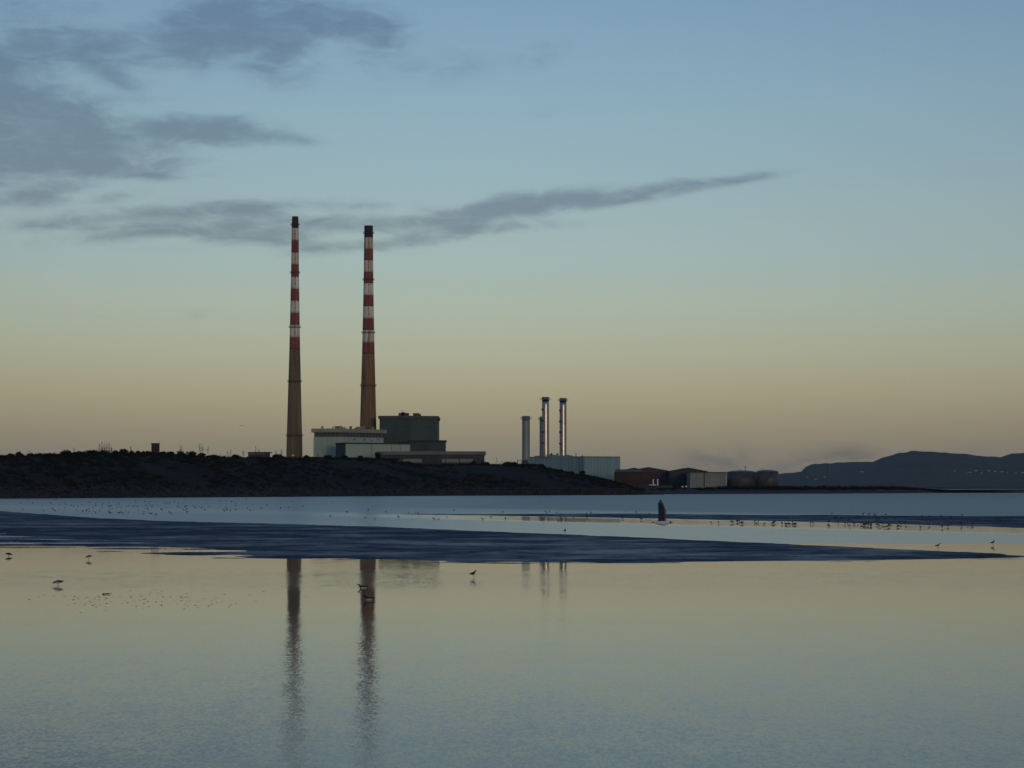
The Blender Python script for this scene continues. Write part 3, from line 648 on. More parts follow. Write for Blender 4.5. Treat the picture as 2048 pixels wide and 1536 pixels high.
s1 = gable_shed('gabled_shed', 1253, 1342, 1297, 943.2, 935.4, 1600, 40, MAT['shed_dark'], MAT['roof_dark'], 'broad dark gabled shed rising directly behind the red brick works')
s2 = gable_shed('gabled_shed', 1340, 1414, 1377, 943.4, 936.4, 1580, 45, MAT['shed_dark'], MAT['roof_dark'], 'dark gabled shed behind the white sheet metal store')
D = 1580
for px in (1362, 1366.5, 1371): MB().box(xat(px, D), xat(px + 2.6, D), D - .15, D + .2, 3, zat(945.5, D)).build('door_panel', MAT['clad_dim'], s2)
for px in (1320, 1327, 1334): MB().box(xat(px, 1600), xat(px + 3.5, 1600), 1599.85, 1600.2, 3, zat(957, 1600)).build('door_panel', MAT['shed_dark'], s1)
# red brick works
D = 1540; bw = thing('brick_works', (xat(1275, D), D, 2.5), 'low red brick works with a pale sloping roof next to the plant hall', 'building')
zt = zat(944, D); MB().box(xat(1232, D), xat(1318, D), D, D + 25, 2.5, zt).build('wall', MAT['brick'], bw)
x0, x1 = xat(1232, D), xat(1284, D)
V = [(x0 - .3, D - .4, zt), (x1, D - .4, zt), (x1, D + 12, zt + 1.4), (x0 - .3, D + 12, zt + 1.4)]; V += [(x, y, z + .3) for x, y, z in V]
MB().add(V, [(3, 2, 1, 0), (4, 5, 6, 7), (0, 1, 5, 4), (1, 2, 6, 5), (2, 3, 7, 6), (3, 0, 4, 7)]).build('roof', MAT['roof_pale'], bw)
for px in np.arange(1258, 1300, 4.6): MB().box(xat(px, D), xat(px + 1.6, D), D - .12, D + .2, zat(957, D), zat(951, D)).build('window', MAT['window'], bw)
for k, px in enumerate(np.arange(1238, 1318, 9.2)): MB().box(xat(px, D), xat(px + .7, D), D - .25, D + .1, 2.6, zt - .05 - .002 * k).build('brick_pier', MAT['brick'], bw)
# white posts with a white plinth
D = 1490
for px, lb in ((1306.6, 'white gate post rising from a low white plinth by the brick works'), (1315.4, 'slim white gate post standing clear of the white plinth beside dark shed')):
    g_ = thing('gate_post', (xat(px, D), D, 2.6), lb, 'post')
    MB().box(xat(px, D) - .3, xat(px, D) + .3, D - .3, D + .3, 2.6, zat(959.2, D)).build('shaft', MAT['white_paint'], g_)
    MB().box(xat(px, D) - .42, xat(px, D) + .42, D - .42, D + .42, zat(959.2, D) + .01, zat(959.2, D) + .25).build('cap', MAT['white_paint'], g_)
hd = thing('site_hoarding', (xat(1300, D), D - 1, 2.5), 'low dark teal hoarding with a white coping strip by the gate posts', 'hoarding')
MB().box(xat(1278, D), xat(1345, D), D - 1.2, D - .7, 2.5, zat(970.6, D)).build('panel', weathered('dark_teal_panel', (0.022, 0.034, 0.038), (0.03, 0.042, 0.045)), hd)
MB().box(xat(1298, D), xat(1312, D), D - 1.3, D - .6, zat(970.6, D) + .003, zat(969.2, D)).build('coping', MAT['white_paint'], hd)
# white store
D = 1545; st = thing('white_store', (xat(1416, D), D, 2.5), 'boxy white sheet metal store between dark shed and grey tank', 'building')
MB().box(xat(1380.2, D), xat(1407.2, D), D, D + 30, 2.5, zat(945.4, D)).build('wall', MAT['white_wall'], st)
MB().box(xat(1409.6, D), xat(1453, D), D + .6, D + 30, 2.5, zat(945.2, D)).build('wall', MAT['white_wall'], st)
MB().box(xat(1407.25, D), xat(1409.55, D), D + .9, D + 29, 2.5, zat(946, D)).build('door_recess', MAT['shed_dark'], st)
MB().box(xat(1379.6, D), xat(1453.6, D), D - .4, D + 30.5, zat(945.15, D) + .03, zat(944.0, D)).build('roof_edge', MAT['roof_dark'], st)
for px in np.arange(1386, 1450, 6.3):
    if 1404 < px < 1412: continue
    MB().box(xat(px, D), xat(px + .35, D), D - .1 + (.6 if px > 1409 else 0), D + .8, 2.6, zat(945.6, D)).build('sheet_seam', MAT['clad_mid'], st)
# storage tanks
def tank(px0, px1, sh, top, D, label, rail):
    X = xat((px0 + px1) / 2, D); r = (px1 - px0) / 2 / F * D; root = thing('storage_tank', (X, D, 2.5), label, 'tank', 'storage tanks on the spit')
    z0, zs, zt = 2.5, zat(sh, D), zat(top, D)
    o = MB().lathe([(r, z0), (r, zs)], X, D, 56).build('shell', MAT['tank'], root)
    for p in o.data.polygons: p.use_smooth = abs(p.normal.z) < .5
    o = MB().lathe([(r + .12, zs + .01), (r + .12, zs + .2)] + [(r * math.cos(a), zs + .2 + (zt - zs - .2) * math.sin(a)) for a in np.linspace(.12, 1.5, 9)], X, D, 56).build('roof', MAT['tank_roof'], root)
    for p in o.data.polygons: p.use_smooth = True
    for z in np.linspace(z0, zs, 7)[1:-1]: MB().lathe([(r + .005, z - .1), (r + .06, z - .08), (r + .06, z + .08), (r + .005, z + .1)], X, D, 56, cap=False).build('hoop', MAT['tank'], root)
    rl = MB()
    for px in rail: c = at(px, top - 2.2, D); rl.tube((c.x, D - r * .3, zt - 1.0), (c.x, D - r * .3, c.z), .12, .1, 4)
    a, c = at(rail[0], top - 2, D), at(rail[-1], top - 2, D); rl.tube((a.x, D - r * .3, a.z), (c.x, D - r * .3, c.z), .07, .07, 4)
    rl.build('roof_railing', MAT['steel_dark'], root)
    sr = MB()
    for k in range(26):
        a = -PI / 2 - .9 + k * .05; z = z0 + (zs - z0) * k / 25; sr.box(X + (r + .5) * math.cos(a) - .5, X + (r + .5) * math.cos(a) + .5, D + (r + .5) * math.sin(a) - .4, D + (r + .5) * math.sin(a) + .4, z - .1, z + .1)
    sr.build('spiral_stair', MAT['steel_dark'], root)
tank(1453.6, 1512, 945.4, 940.4, 1590, 'broad grey storage tank with domed blue-grey roof next to the white store', (1475, 1477.5, 1480))
tank(1512.5, 1557, 944.4, 939.6, 1585, 'narrower grey storage tank with domed roof at the far end of the works', (1521, 1524, 1527))
def mast(px, yt, D, label):
    r_ = thing('lighting_mast', (xat(px, D), D, 2.6), label, 'mast')
    MB().tube((xat(px, D), D, 2.6), at(px, yt, D), .26, .14, 8).build('pole', MAT['steel_dark'], r_)
    c = at(px, yt, D); MB().box(c.x - .55, c.x + .55, c.y - .3, c.y + .3, c.z + .01, c.z + .45).build('lamp_head', MAT['steel_dark'], r_)
mast(1490.7, 934.6, 1520, 'slim dark lighting mast in front of the broad storage tank')
mast(1655.3, 928.5, 1520, 'tall slim dark mast rising alone from the hedge on the spit')
c = at(1368.6, 930.4, 1600)

# small white boards
def board(px, py, D, z, w_, label):
    r_ = thing('marker_board', (xat(px, D), D, z), label, 'sign', 'small white boards about the works')
    X = xat(px, D); zt_ = zat(py - 1.2, D); zb_ = zat(py + 1.2, D)
    MB().box(X - w_ / 2, X + w_ / 2, D - .03, D + .03, zb_, zt_).build('panel', MAT['white_paint'], r_)
    for q in (-.35, .35): MB().box(X + q * w_ - .04, X + q * w_ + .04, D + .035, D + .11, z - .2, zt_ - .05).build('post', MAT['steel_dark'], r_)
Db = gdist(interp(1366, SPIT)) + 24
board(1365.2, 973.4, Db, spit_z(1366, 24), 1.0, 'small white board on the shingle in front of the dark gabled shed')
board(1372.4, 972.8, Db + 2, spit_z(1372, 26), 1.0, 'small white board on the shingle by the corner of the white store')

# headland top: brick tower, pavilion, vans
D = float(ridge_d(309)) + 35; X0, X1 = xat(301.8, D), xat(317, D); zb = headland_z(309, D) - .6
tw = thing('brick_tower', (xat(309, D), D, zb), 'small square dark brick tower standing above the bushes on the headland', 'tower')
zt = zat(887.6, D); MB().box(X0 + .1, X1 - .1, D, D + (X1 - X0), zb, zt).build('wall', MAT['brick'], tw)
MB().box(X0 - .08, X1 + .08, D - .15, D + (X1 - X0) + .15, zt + .005, zat(886.2, D)).build('parapet', MAT['roof_dark'], tw)
for k in range(2): MB().box(X0 + .8 + k * 1.2, X0 + 1.3 + k * 1.2, D - .04, D + .2, zt - 1.6, zt - .7).build('window', MAT['window'], tw)
D = float(ridge_d(518)) + 30; zb = headland_z(518, D) - .5
pv = thing('flat_roofed_pavilion', (xat(518, D), D, zb), 'long low dark flat-roofed pavilion with a row of small pale windows on the headland', 'building')
MB().box(xat(496, D), xat(537, D), D, D + 7, zb, zat(905.6, D)).build('wall', MAT['shed_dark'], pv)
MB().box(xat(495, D), xat(541, D), D - .6, D + 8, zat(905.6, D) + .005, zat(904, D)).build('roof', MAT['roof_dark'], pv)
for k in range(9): MB().box(xat(499.5 + k * 3.7, D), xat(501.8 + k * 3.7, D), D - .06, D + .1, zat(908.6, D), zat(906.6, D)).build('window', MAT['white_wall'], pv)
for px, w_, lb in ((446.5, 1.25, 'small white board on the headland top beside the flat-roofed pavilion'), (586, .9, 'small white board on the headland top at the foot of the free-standing striped chimney')):
    D = float(ridge_d(px)) + 1; board(px, 910.6, D, headland_z(px, D), w_, lb)

# ------------------------------------------------------------------ houses on the far hill
def hill_pt(px, py):
    d = ray(px, py)
    ci = int(np.clip(round((px - 1470) / 4), 0, len(hx) - 1)); best = None
    for r in range(len(hr)):
        p = HILLV[r, ci]; q = at(px, py, p[1])
        if q.z <= p[2]: return Vector((q.x, p[1] - 12, p[2] - 1.5))
    return Vector((at(px, py, 9000).x, 9000, 20))
HH = [(1614, 955, 4, 'foot'), (1631, 960.5, 4.5, 'foot'), (1649, 955, 4, 'foot'), (1724, 947, 7, 'mid'), (1908, 946, 3, 'right'), (1938, 945.5, 9, 'r'), (1951, 944.5, 7, 'r'), (1962, 949.5, 3, 'r'), (1977, 945.5, 6, 'r'), (1989, 946, 5, 'r'), (2003, 945.5, 8, 'r'), (2013, 946.5, 3, 'r'), (2031, 947.5, 4, 'r'), (2044, 945.5, 5, 'r')]
for (px, py, wpx, zone) in HH:
    p = hill_pt(px, py); s_ = p.y / F; wd = wpx * s_; hh = 2.0 * s_
    lbl = {'foot': 'pale house among trees on the lower hillside beyond the slim mast', 'mid': 'single long pale house on the hillside between the two clusters', 'right': 'pale house in the row across the far hill'}.get(zone, 'pale house in the row across the far hill')
    lbl = lbl.replace('pale house in the row', ('long pale house' if wpx >= 7 else 'small pale house' if wpx <= 4 else 'mid-sized pale house') + ' in the row')
    h_ = thing('hillside_house', p, lbl, 'house', 'houses on the far hill' if zone != 'foot' else 'houses low on the far hill')
    if zone == 'mid': del h_['group']; h_['group'] = 'lone house on the far hill'
    x0, x1 = p.x - wd / 2, p.x + wd / 2; y0, y1 = p.y, p.y + 9
    MB().box(x0, x1, y0, y1, p.z - 3, p.z + hh).build('wall', MAT['house_wall'], h_)
    V = [(x0 - .4, y0 - .4, p.z + hh), (x1 + .4, y0 - .4, p.z + hh), (x1 + .4, y1 + .4, p.z + hh), (x0 - .4, y1 + .4, p.z + hh), (x0 - .4, (y0 + y1) / 2, p.z + hh + 2.4), (x1 + .4, (y0 + y1) / 2, p.z + hh + 2.4)]
    MB().add(V, [(3, 2, 1, 0), (0, 1, 5, 4), (2, 3, 4, 5), (0, 4, 3), (1, 2, 5)]).build('roof', MAT['roof_dark'], h_)

# ------------------------------------------------------------------ vegetation
def leaf_cloud(centres, radii, counts, size, half=True):
    Vs, Fs = [], []; k = 0
    for (c, r, n_) in zip(centres, radii, counts):
        u = rng.normal(size=(n_, 3)); u /= np.linalg.norm(u, axis=1)[:, None]
        rr = rng.random(n_) ** 0.45; P = u * rr[:, None] * np.array(r); P[:, 2] = np.abs(P[:, 2]) if half else P[:, 2]
        P += np.array(c)
        a = rng.normal(size=(n_, 3)); a /= np.linalg.norm(a, axis=1)[:, None]
        b_ = np.cross(a, rng.normal(size=(n_, 3))); b_ /= np.linalg.norm(b_, axis=1)[:, None]
        s_ = size * (0.6 + 0.8 * rng.random(n_))[:, None]
        q = np.stack([P - a * s_, P + b_ * s_ * .55, P + a * s_, P - b_ * s_ * .55], 1).reshape(-1, 3)
        Vs.append(q); Fs += [(k + 4 * i, k + 4 * i + 1, k + 4 * i + 2, k + 4 * i + 3) for i in range(n_)]; k += 4 * n_
    return np.concatenate(Vs), Fs
# undergrowth over the slope: one mass
cs, rs, ns2 = [], [], []
for i in range(3600):
    px = random.uniform(-250, 1290); ds, dr = float(shore_d(px)), float(ridge_d(px)); u = .16 + .9 * random.random() ** .8
    D = ds + (dr - ds) * u; z = headland_z(px, D); X = xat(px, D); ok = float(fbm(X * .03, D * .05, 40, 3))
    if ok < .40 and u < .9: continue
    s_ = random.uniform(.5, 1.35) * (1.0 if u < .9 else .8) * min(1, z / 6 + .25); cs.append((X, D, z - .1)); rs.append((s_ * 1.6, s_ * 1.6, s_)); ns2.append(46)
for i in range(900):                      # ragged scrub line along the ridge
    px = random.uniform(-250, 1060); D = float(ridge_d(px)) + random.uniform(-6, 9); X = xat(px, D)
    hh_ = .35 + 1.9 * max(0, float(fbm(X * .045, 3.3, 77, 4)) - .38) * 2.2 * random.random() * (1.0 if px < 420 else .45)
    cs.append((X, D, headland_z(px, D) - .2)); rs.append((random.uniform(.5, 1.3), .9, hh_)); ns2.append(34)
Vq, Fq = leaf_cloud(cs, rs, ns2, .24)
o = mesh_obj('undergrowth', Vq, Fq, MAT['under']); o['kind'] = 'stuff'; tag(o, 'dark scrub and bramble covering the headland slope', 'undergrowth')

def bush(px, top, wpx, label, D=None, group='rounded bushes along the headland skyline'):
    D = float(ridge_d(px)) + random.uniform(-3, 5) if D is None else D
    zg = headland_z(px, D) - .2; zt = zat(top, D); h_ = max(1.2, zt - zg); r = wpx / 2 / F * D
    root = thing('bush', (xat(px, D), D, zg), label, 'bush', group)
    mb = MB()
    for k in range(4):
        a = 2 * PI * k / 4 + random.random(); mb.tube((xat(px, D), D, zg), (xat(px, D) + r * .4 * math.cos(a), D + r * .4 * math.sin(a), zg + h_ * .6), .09, .03, 5)
    mb.build('trunk', MAT['bark'], root)
    lean = random.uniform(-.25, .25) * r; asym = random.uniform(.75, 1.0)
    lobes = [((xat(px, D) + lean + random.uniform(-.75, .75) * r, D + random.uniform(-.5, .5) * r, zg + h_ * asym * random.uniform(.2, .68)), (r * random.uniform(.28, .62), r * .6, h_ * random.uniform(.16, .34)), 100) for _ in range(9)]
    lobes.append(((xat(px, D) + lean, D, zg + h_ * .38), (r * .7, r * .8, h_ * .52), 240)); lobes.append(((xat(px, D), D, zg + h_ * .1), (r * 1.15, r, h_ * .35), 200))
    Vq, Fq = leaf_cloud(*zip(*lobes), .24, half=False)
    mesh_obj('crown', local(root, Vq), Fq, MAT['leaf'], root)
BUSH_L = 'dark rounded bush on the skyline of the headland near the brick tower'
SPECIAL = {132: 'large domed dark bush standing clear on the headland skyline before the saplings', 207: 'broad dark bush with bare saplings rising out of it', 178: 'wide dark bush just beside the clump of bare saplings',
           248: 'tall rounded dark bush between bare saplings and brick tower', 297: 'small dark bush tight against one side of the brick tower', 326: 'low dark bush tight against the foot of the brick tower', 386: 'round dark bush right beside the thin leafless trees'}
for (px, tp, wd) in ((100, 905, 20), (132, 897.5, 24), (155, 900.5, 22), (178, 898, 30), (207, 896, 38), (229, 899, 18), (248, 894.5, 17), (264, 900, 12), (276, 900, 11), (287, 900.5, 11), (297, 901, 12), (326, 901.5, 18), (341, 901.5, 14), (361, 899.5, 20), (386, 899.5, 22), (40, 901.5, 15), (18, 905, 18), (60, 904.5, 16), (78, 905, 14)):
    bush(px, tp, wd, SPECIAL.get(px, BUSH_L))
for (px, tp, wd) in ((402, 905, 16), (425, 908, 20), (470, 908, 14), (548, 907.5, 12), (562, 906.5, 16), (612, 909, 12), (655, 908, 16), (690, 909.5, 14), (722, 910, 12)):
    bush(px, tp, wd, 'low dark bush on the headland skyline between the pavilion and turbine hall', group='low bushes by the pavilion')
bush(757, 900.5, 15, 'round dark bush rising against the pale wall of the annex', group='bushes against the pale walls')
bush(782, 915, 26, 'broad dark bush in front of the end of the long workshop', group='bushes before the workshop')
bush(815, 921, 22, 'low broad dark bush covering the foot of the workshop panels', group='bushes before the workshop')
for (px, tp, wd) in ((945, 920, 14), (970, 922, 16), (1012, 921.5, 18), (1028, 922, 14)): bush(px, tp, wd, 'low dark bush on the ridge between long workshop and gas plant', group='ridge bushes by the gas plant')
bush(1166, 938.5, 13, 'round dark bush standing against the blue-grey plant hall wall', group='bush by the plant hall')
for (px, tp, wd) in ((1085, 927, 14), (1122, 938, 16), (1142, 941, 14)): bush(px, tp, wd, 'low dark bush at the foot of the blue-grey plant hall', group='low bushes by the plant hall')

def bare_tree(px, top, label, group, spread=.35, D=None):
    D = float(ridge_d(px)) + random.uniform(-2, 4) if D is None else D
    zg = headland_z(px, D) - .3; X = xat(px, D); H = zat(top, D) - zg
    root = thing('bare_tree', (X, D, zg), label, 'tree', group)
    tr = MB(); br = MB()
    p = Vector((X, D, zg)); pts = [p]
    for k in range(5): p = p + Vector((random.uniform(-.1, .1) * H * .15, random.uniform(-.1, .1) * H * .1, H / 5)); pts.append(p)
    for k in range(5): tr.tube(pts[k], pts[k + 1], .085 * (1 - k / 5.5), .085 * (1 - (k + 1) / 5.5), 5)
    for k in range(16):
        u = random.uniform(.25, .95) * 5; i = int(u); q = pts[i].lerp(pts[i + 1], u - i); a = random.uniform(0, 2 * PI); L = H * spread * (1.15 - u / 5.5)
        d = Vector((math.cos(a) * .55, math.sin(a) * .55, 1)).normalized(); e_ = q + d * L; br.tube(q, e_, .035, .015, 4)
        for _ in range(3):
            qq = q.lerp(e_, random.uniform(.3, .9)); dd = (d + Vector((random.uniform(-.7, .7), random.uniform(-.7, .7), .1))).normalized(); br.tube(qq, qq + dd * L * .45, .018, .01, 3)
    tr.build('trunk', MAT['bark'], root); br.build('crown', MAT['bark'], root)
for (px, tp) in ((198, 887), (203, 884.5), (208, 887), (212, 888.5), (217, 883.5), (222, 889), (148, 895), (261, 892.5)):
    bare_tree(px, tp, 'bare leafless sapling rising from the bushes beyond the brick tower', 'leafless saplings by the brick tower')
for (px, tp) in ((362, 889.5), (399.5, 887), (404.5, 888.5), (416, 892.5)): bare_tree(px, tp, 'thin leafless tree on the open skyline between tower and pavilion', 'thin leafless trees in the gap')
for (px, tp) in ((455, 901), (461, 900.5), (486, 899.5), (511.5, 892.5), (517, 898), (530, 900), (552, 900), (563, 898), (636, 905)): bare_tree(px, tp, 'small leafless sapling beside the flat-roofed pavilion', 'leafless saplings by the pavilion')
for (px, tp) in ((993.5, 913.5), (1004, 919), (1022, 919)): bare_tree(px, tp, 'thin leafless sapling on the ridge before the gas plant', 'leafless saplings by the gas plant', .25)

# hedge on the spit: one mass
cs, rs, ns2 = [], [], []
for i in range(620):
    px = random.uniform(1395, 1862) if i < 560 else random.uniform(1230, 1400); q = random.uniform(26, 60); D = float(gdist(interp(px, SPIT))) + q
    h_ = interp(px, [(1230, .5), (1395, .8), (1440, 2.0), (1620, 2.3), (1800, 2.1), (1850, 1.2), (1862, .7)]) * random.uniform(.6, 1.15)
    z = spit_z(px, q) + drop(0, D)
    cs.append((xat(px, D), D, z - .15)); rs.append((1.7, 1.7, float(h_))); ns2.append(60)
Vq, Fq = leaf_cloud(cs, rs, ns2, .3)
o = mesh_obj('hedge', Vq, Fq, MAT['leaf']); o['kind'] = 'stuff'; tag(o, 'long dark hedge along the top of the shingle spit', 'hedge')

# armour stones along the headland's edge: one mass
ico = [(-.53, 0, .85), (.53, 0, .85), (-.53, 0, -.85), (.53, 0, -.85), (0, .85, .53), (0, .85, -.53), (0, -.85, .53), (0, -.85, -.53), (.85, .53, 0), (-.85, .53, 0), (.85, -.53, 0), (-.85, -.53, 0)]
icf = [(0, 4, 1), (0, 9, 4), (9, 5, 4), (4, 5, 8), (4, 8, 1), (8, 10, 1), (8, 3, 10), (5, 3, 8), (5, 2, 3), (2, 7, 3), (7, 10, 3), (7, 6, 10), (7, 11, 6), (11, 0, 6), (0, 1, 6), (6, 1, 10), (9, 0, 11), (9, 11, 2), (9, 2, 5), (7, 2, 11)]
ico = np.array(ico); icf = [f[::-1] for f in icf]; Vs = []; Fs = []
for i in range(5200):
    px = random.uniform(-250, 1322); ds, dr = float(shore_d(px)), float(ridge_d(px)); u = random.uniform(-.01, .19) if random.random() < .9 else random.uniform(.15, .3); D = ds + (dr - ds) * u
    s_ = random.uniform(.22, .62) * (1 if px < 1290 else .6); z = headland_z(px, D)
    sc3 = np.array([random.uniform(.8, 1.5), random.uniform(.8, 1.3), random.uniform(.5, .9)]) * s_
    Vs.append(ico * (1 + rng.normal(size=(12, 1)) * .12) * sc3 + np.array([xat(px, D), D, z + .05])); k = 12 * i; Fs += [(a + k, b_ + k, c_ + k) for a, b_, c_ in icf]
o = mesh_obj('armour_stones', np.concatenate(Vs), Fs, MAT['stone']); o['kind'] = 'stuff'; tag(o, 'grey boulders lining the water edge of the headland', 'stones')

# ------------------------------------------------------------------ birds
bm_, bt, bb = principled('bird_black', (0.018, 0.018, 0.02), .6); BLACK = bm_
WHITE = principled('bird_white', (0.55, 0.56, 0.58), .7)[0]; GREY = principled('bird_grey', (0.16, 0.17, 0.19), .7)[0]
SLATE = principled('bird_slate_blue', (0.075, 0.10, 0.14), .7)[0]
BILL = principled('bird_bill_orange', (0.30, 0.08, 0.03), .5)[0]; DUSK = principled('wader_brown', (0.05, 0.045, 0.042), .8)[0]
def loft(rings, n_=10):
    V, Fc = [], []
    for (x, z, ry, rz) in rings:
        for i in range(n_): a = 2 * PI * i / n_; V.append((x, ry * math.cos(a), z + rz * math.sin(a)))
    for k in range(len(rings) - 1):
        for i in range(n_): Fc.append((k * n_ + i, k * n_ + (i + 1) % n_, (k + 1) * n_ + (i + 1) % n_, (k + 1) * n_ + i))
    Fc += [tuple(range(n_ - 1, -1, -1)), tuple(range((len(rings) - 1) * n_, len(rings) * n_))]
    return V, Fc
POSES = {   # rings from tail to bill root: x, z, half width, half height (metres)
    'feed': [(-.20, .20, .012, .006), (-.15, .20, .03, .018), (-.08, .20, .055, .05), (0, .195, .068, .066), (.07, .185, .06, .06), (.12, .175, .042, .045), (.155, .17, .034, .036), (.185, .165, .034, .034), (.21, .15, .022, .024)],
    'stand': [(-.17, .15, .012, .006), (-.13, .165, .03, .02), (-.07, .19, .055, .052), (0, .21, .068, .07), (.05, .235, .058, .062), (.08, .27, .04, .045), (.095, .305, .034, .036), (.115, .32, .033, .032), (.145, .318, .02, .02)],
    'swim': [(-.20, .06, .015, .008), (-.15, .055, .045, .025), (-.08, .045, .075, .05), (0, .04, .088, .06), (.08, .05, .075, .056), (.12, .085, .045, .05), (.135, .125, .036, .04), (.155, .145, .036, .034), (.19, .142, .02, .018)]}
def bird(px, py, pose, flip, label, scale=1.0, dark=BLACK, pale=WHITE, white_z=None, rotz=0, name='wading_bird', group=None, cat='bird', z=None):
    p = ground(px, py)
    root = thing(name, p if z is None else (p.x, p.y, z), label, cat, group)
    V, Fc = loft(POSES[pose])
    ctr = [sum(V[i][2] for i in f) / len(f) for f in Fc]; cx = [sum(V[i][0] for i in f) / len(f) for f in Fc]
    zmid = {'feed': .185, 'stand': .20, 'swim': .05}[pose]
    idx = [1 if (zz < zmid and -.16 < xx < .10) else 0 for zz, xx in zip(ctr, cx)]
    body = mesh_obj('body', V, Fc, None, root, mats=[dark, pale], idx=idx, smooth=True)
    h_ = POSES[pose][-1]; d = Vector((.06, 0, -.055)) if pose == 'feed' else Vector((.075, 0, -.012))
    MB().tube((h_[0] - .005, 0, h_[1]), Vector((h_[0], 0, h_[1])) + d, .008, .003, 5)
    mb = MB().tube((h_[0] - .005, 0, h_[1]), Vector((h_[0], 0, h_[1])) + d, .009, .003, 5); o = mesh_obj('bill', mb.V, mb.F, BILL, root)
    if pose != 'swim':
        for s_ in (-1, 1):
            zk = .15 if pose == 'feed' else .155
            mb = MB().tube((.01, s_ * .025, zk), (.02 - .02 * s_, s_ * .028, .07), .009, .007, 5); mb.tube((.02 - .02 * s_, s_ * .028, .07), (.01 + .03 * s_, s_ * .028, -.03), .007, .006, 5)
            mesh_obj('leg', mb.V, mb.F, BILL, root)
        for s_ in (-1, 1):
            rg = [(-.19, POSES[pose][1][1] + .008, .006, .012), (-.10, POSES[pose][2][1] + .012, .012, .032), (0, POSES[pose][3][1] + .016, .012, .04), (.05, POSES[pose][4][1] + .01, .008, .02)]
            Vw, Fw = loft(rg, 6); Vw = [(x, y + s_ * (.055 if -.15 < x < .03 else .035), z_) for x, y, z_ in Vw]; mesh_obj('wing', Vw, Fw, dark, root, smooth=True)
    else:
        for s_ in (-1, 1):
            Vw, Fw = loft([(-.22, .075, .006, .008), (-.12, .075, .02, .025), (0, .07, .022, .03), (.06, .065, .01, .015)], 6); Vw = [(x, y + s_ * (.06 if x > -.2 else .03), z_) for x, y, z_ in Vw]; mesh_obj('wing', Vw, Fw, dark, root, smooth=True)
    root.scale = (scale,) * 3; root.rotation_euler = (0, 0, (PI if flip else 0) + rotz)
    return root
bird(117, 1171, 'feed', True, 'black and white wader bending to feed with its legs clear of the water', 1.05, name='oystercatcher', z=-.05)
bird(178, 1119.5, 'feed', True, 'small black and white wader with head down just below the sand bank edge', 1.0, rotz=.9, name='oystercatcher')
bird(947, 1155.5, 'stand', False, 'dark wader standing upright alone in still water before the sand bank', .95, rotz=.5, pale=DUSK, name='oystercatcher')
bird(725.5, 1176.5, 'swim', True, 'black-backed bird resting on the chimney reflection ahead of its companion', 1.0, rotz=.25, name='water_bird')
bird(737.5, 1200, 'swim', True, 'larger black-backed white-sided bird afloat in the chimney reflection', 1.12, rotz=-.5, name='water_bird')
bird(1130, 1067.5, 'stand', False, 'thin dark wader standing on the upper edge of the sand bank', 1.15, rotz=1.2, pale=DUSK, name='oystercatcher', z=.03)
bird(1876, 1097.5, 'stand', False, 'grey gull-like bird standing on the tapering tip of the sand bank', 1.1, dark=GREY, pale=GREY, name='gull')
bird(1986, 1090.5, 'stand', False, 'small dark bird standing in the channel beyond the sand bank tip', 1.0, rotz=.3, pale=DUSK, name='oystercatcher')

def wing_mesh(s_, L, chord, up, sweep, droop):
    V = []; n_ = 12
    for k in range(n_ + 1):
        u = k / n_; c = chord * (1.0 + .12 * math.sin(u * 2.6)) * (1 - .86 * u ** 2.2) * (1 + .06 * math.sin(k * 2.4)); bend = up - droop * u
        y = s_ * L * u * math.cos(bend); zz = L * u * math.sin(bend); xo = -sweep * L * u * u + .014 * math.sin(u * PI)
        th = .012 * (1 - u) + .003
        V += [(xo + c * .5, y, zz), (xo + c * .28, y, zz + th), (xo - c * .5 - (.006 if k % 2 else 0), y, zz), (xo + c * .28, y, zz - th)]
    Fc = [(k * 4 + i, k * 4 + (i + 1) % 4, (k + 1) * 4 + (i + 1) % 4, (k + 1) * 4 + i) for k in range(n_) for i in range(4)] + [(3, 2, 1, 0), tuple(n_ * 4 + i for i in range(4))]
    return V, Fc
def flyer(px, py, D, rotz, label, L, up, dark, pale, name='flying_gull', scale=1.0, body_pale=True, roll=0):
    root = thing(name, at(px, py, D), label, 'bird')
    V, Fc = loft([(-.20, .004, .035, .004), (-.14, .0, .03, .012), (-.08, -.004, .04, .034), (0, -.008, .052, .05), (.07, -.006, .046, .044), (.11, .0, .034, .034), (.14, .006, .03, .031), (.165, .004, .018, .02), (.175, .002, .008, .009)])
    cx = [sum(V[i][0] for i in f) / len(f) for f in Fc]
    mesh_obj('body', V, Fc, None, root, mats=[pale if body_pale else dark, SLATE if body_pale else dark], idx=[1 if (x < -.12 or x > .125) else 0 for x in cx], smooth=True)
    mb = MB().tube((.17, 0, .002), (.215, 0, -.01), .008, .002, 5); mesh_obj('bill', mb.V, mb.F, BILL, root)
    for s_ in (-1, 1):
        Vw, Fw = wing_mesh(s_, L, .135, up - (.34 if s_ > 0 else 0), .07 if s_ < 0 else .16, .10); Vw = [(x - .0, y + s_ * .03, z_ + .02) for x, y, z_ in Vw]
        mesh_obj('wing', Vw, Fw, None, root, mats=[dark, SLATE], idx=[1 if (i_ % 4 in (0, 3) and i_ < 48) or i_ >= 42 else 0 for i_ in range(len(Fw))])
    root.rotation_euler = (roll, 0, rotz); root.scale = (scale,) * 3
    return root
flyer(1324, 1045, 46.0, math.radians(-4), 'pale-bodied gull flying low over the water with dark wings raised', .41, math.radians(82), principled('gull_underwing', (0.022, 0.026, 0.042), .7)[0], WHITE, scale=1.0)
bird(17, 1112.5, 'feed', False, 'dark wader leaning forward at the ragged edge of the sand bank', 1.05, rotz=-.3, pale=DUSK, name='oystercatcher', z=-.06)
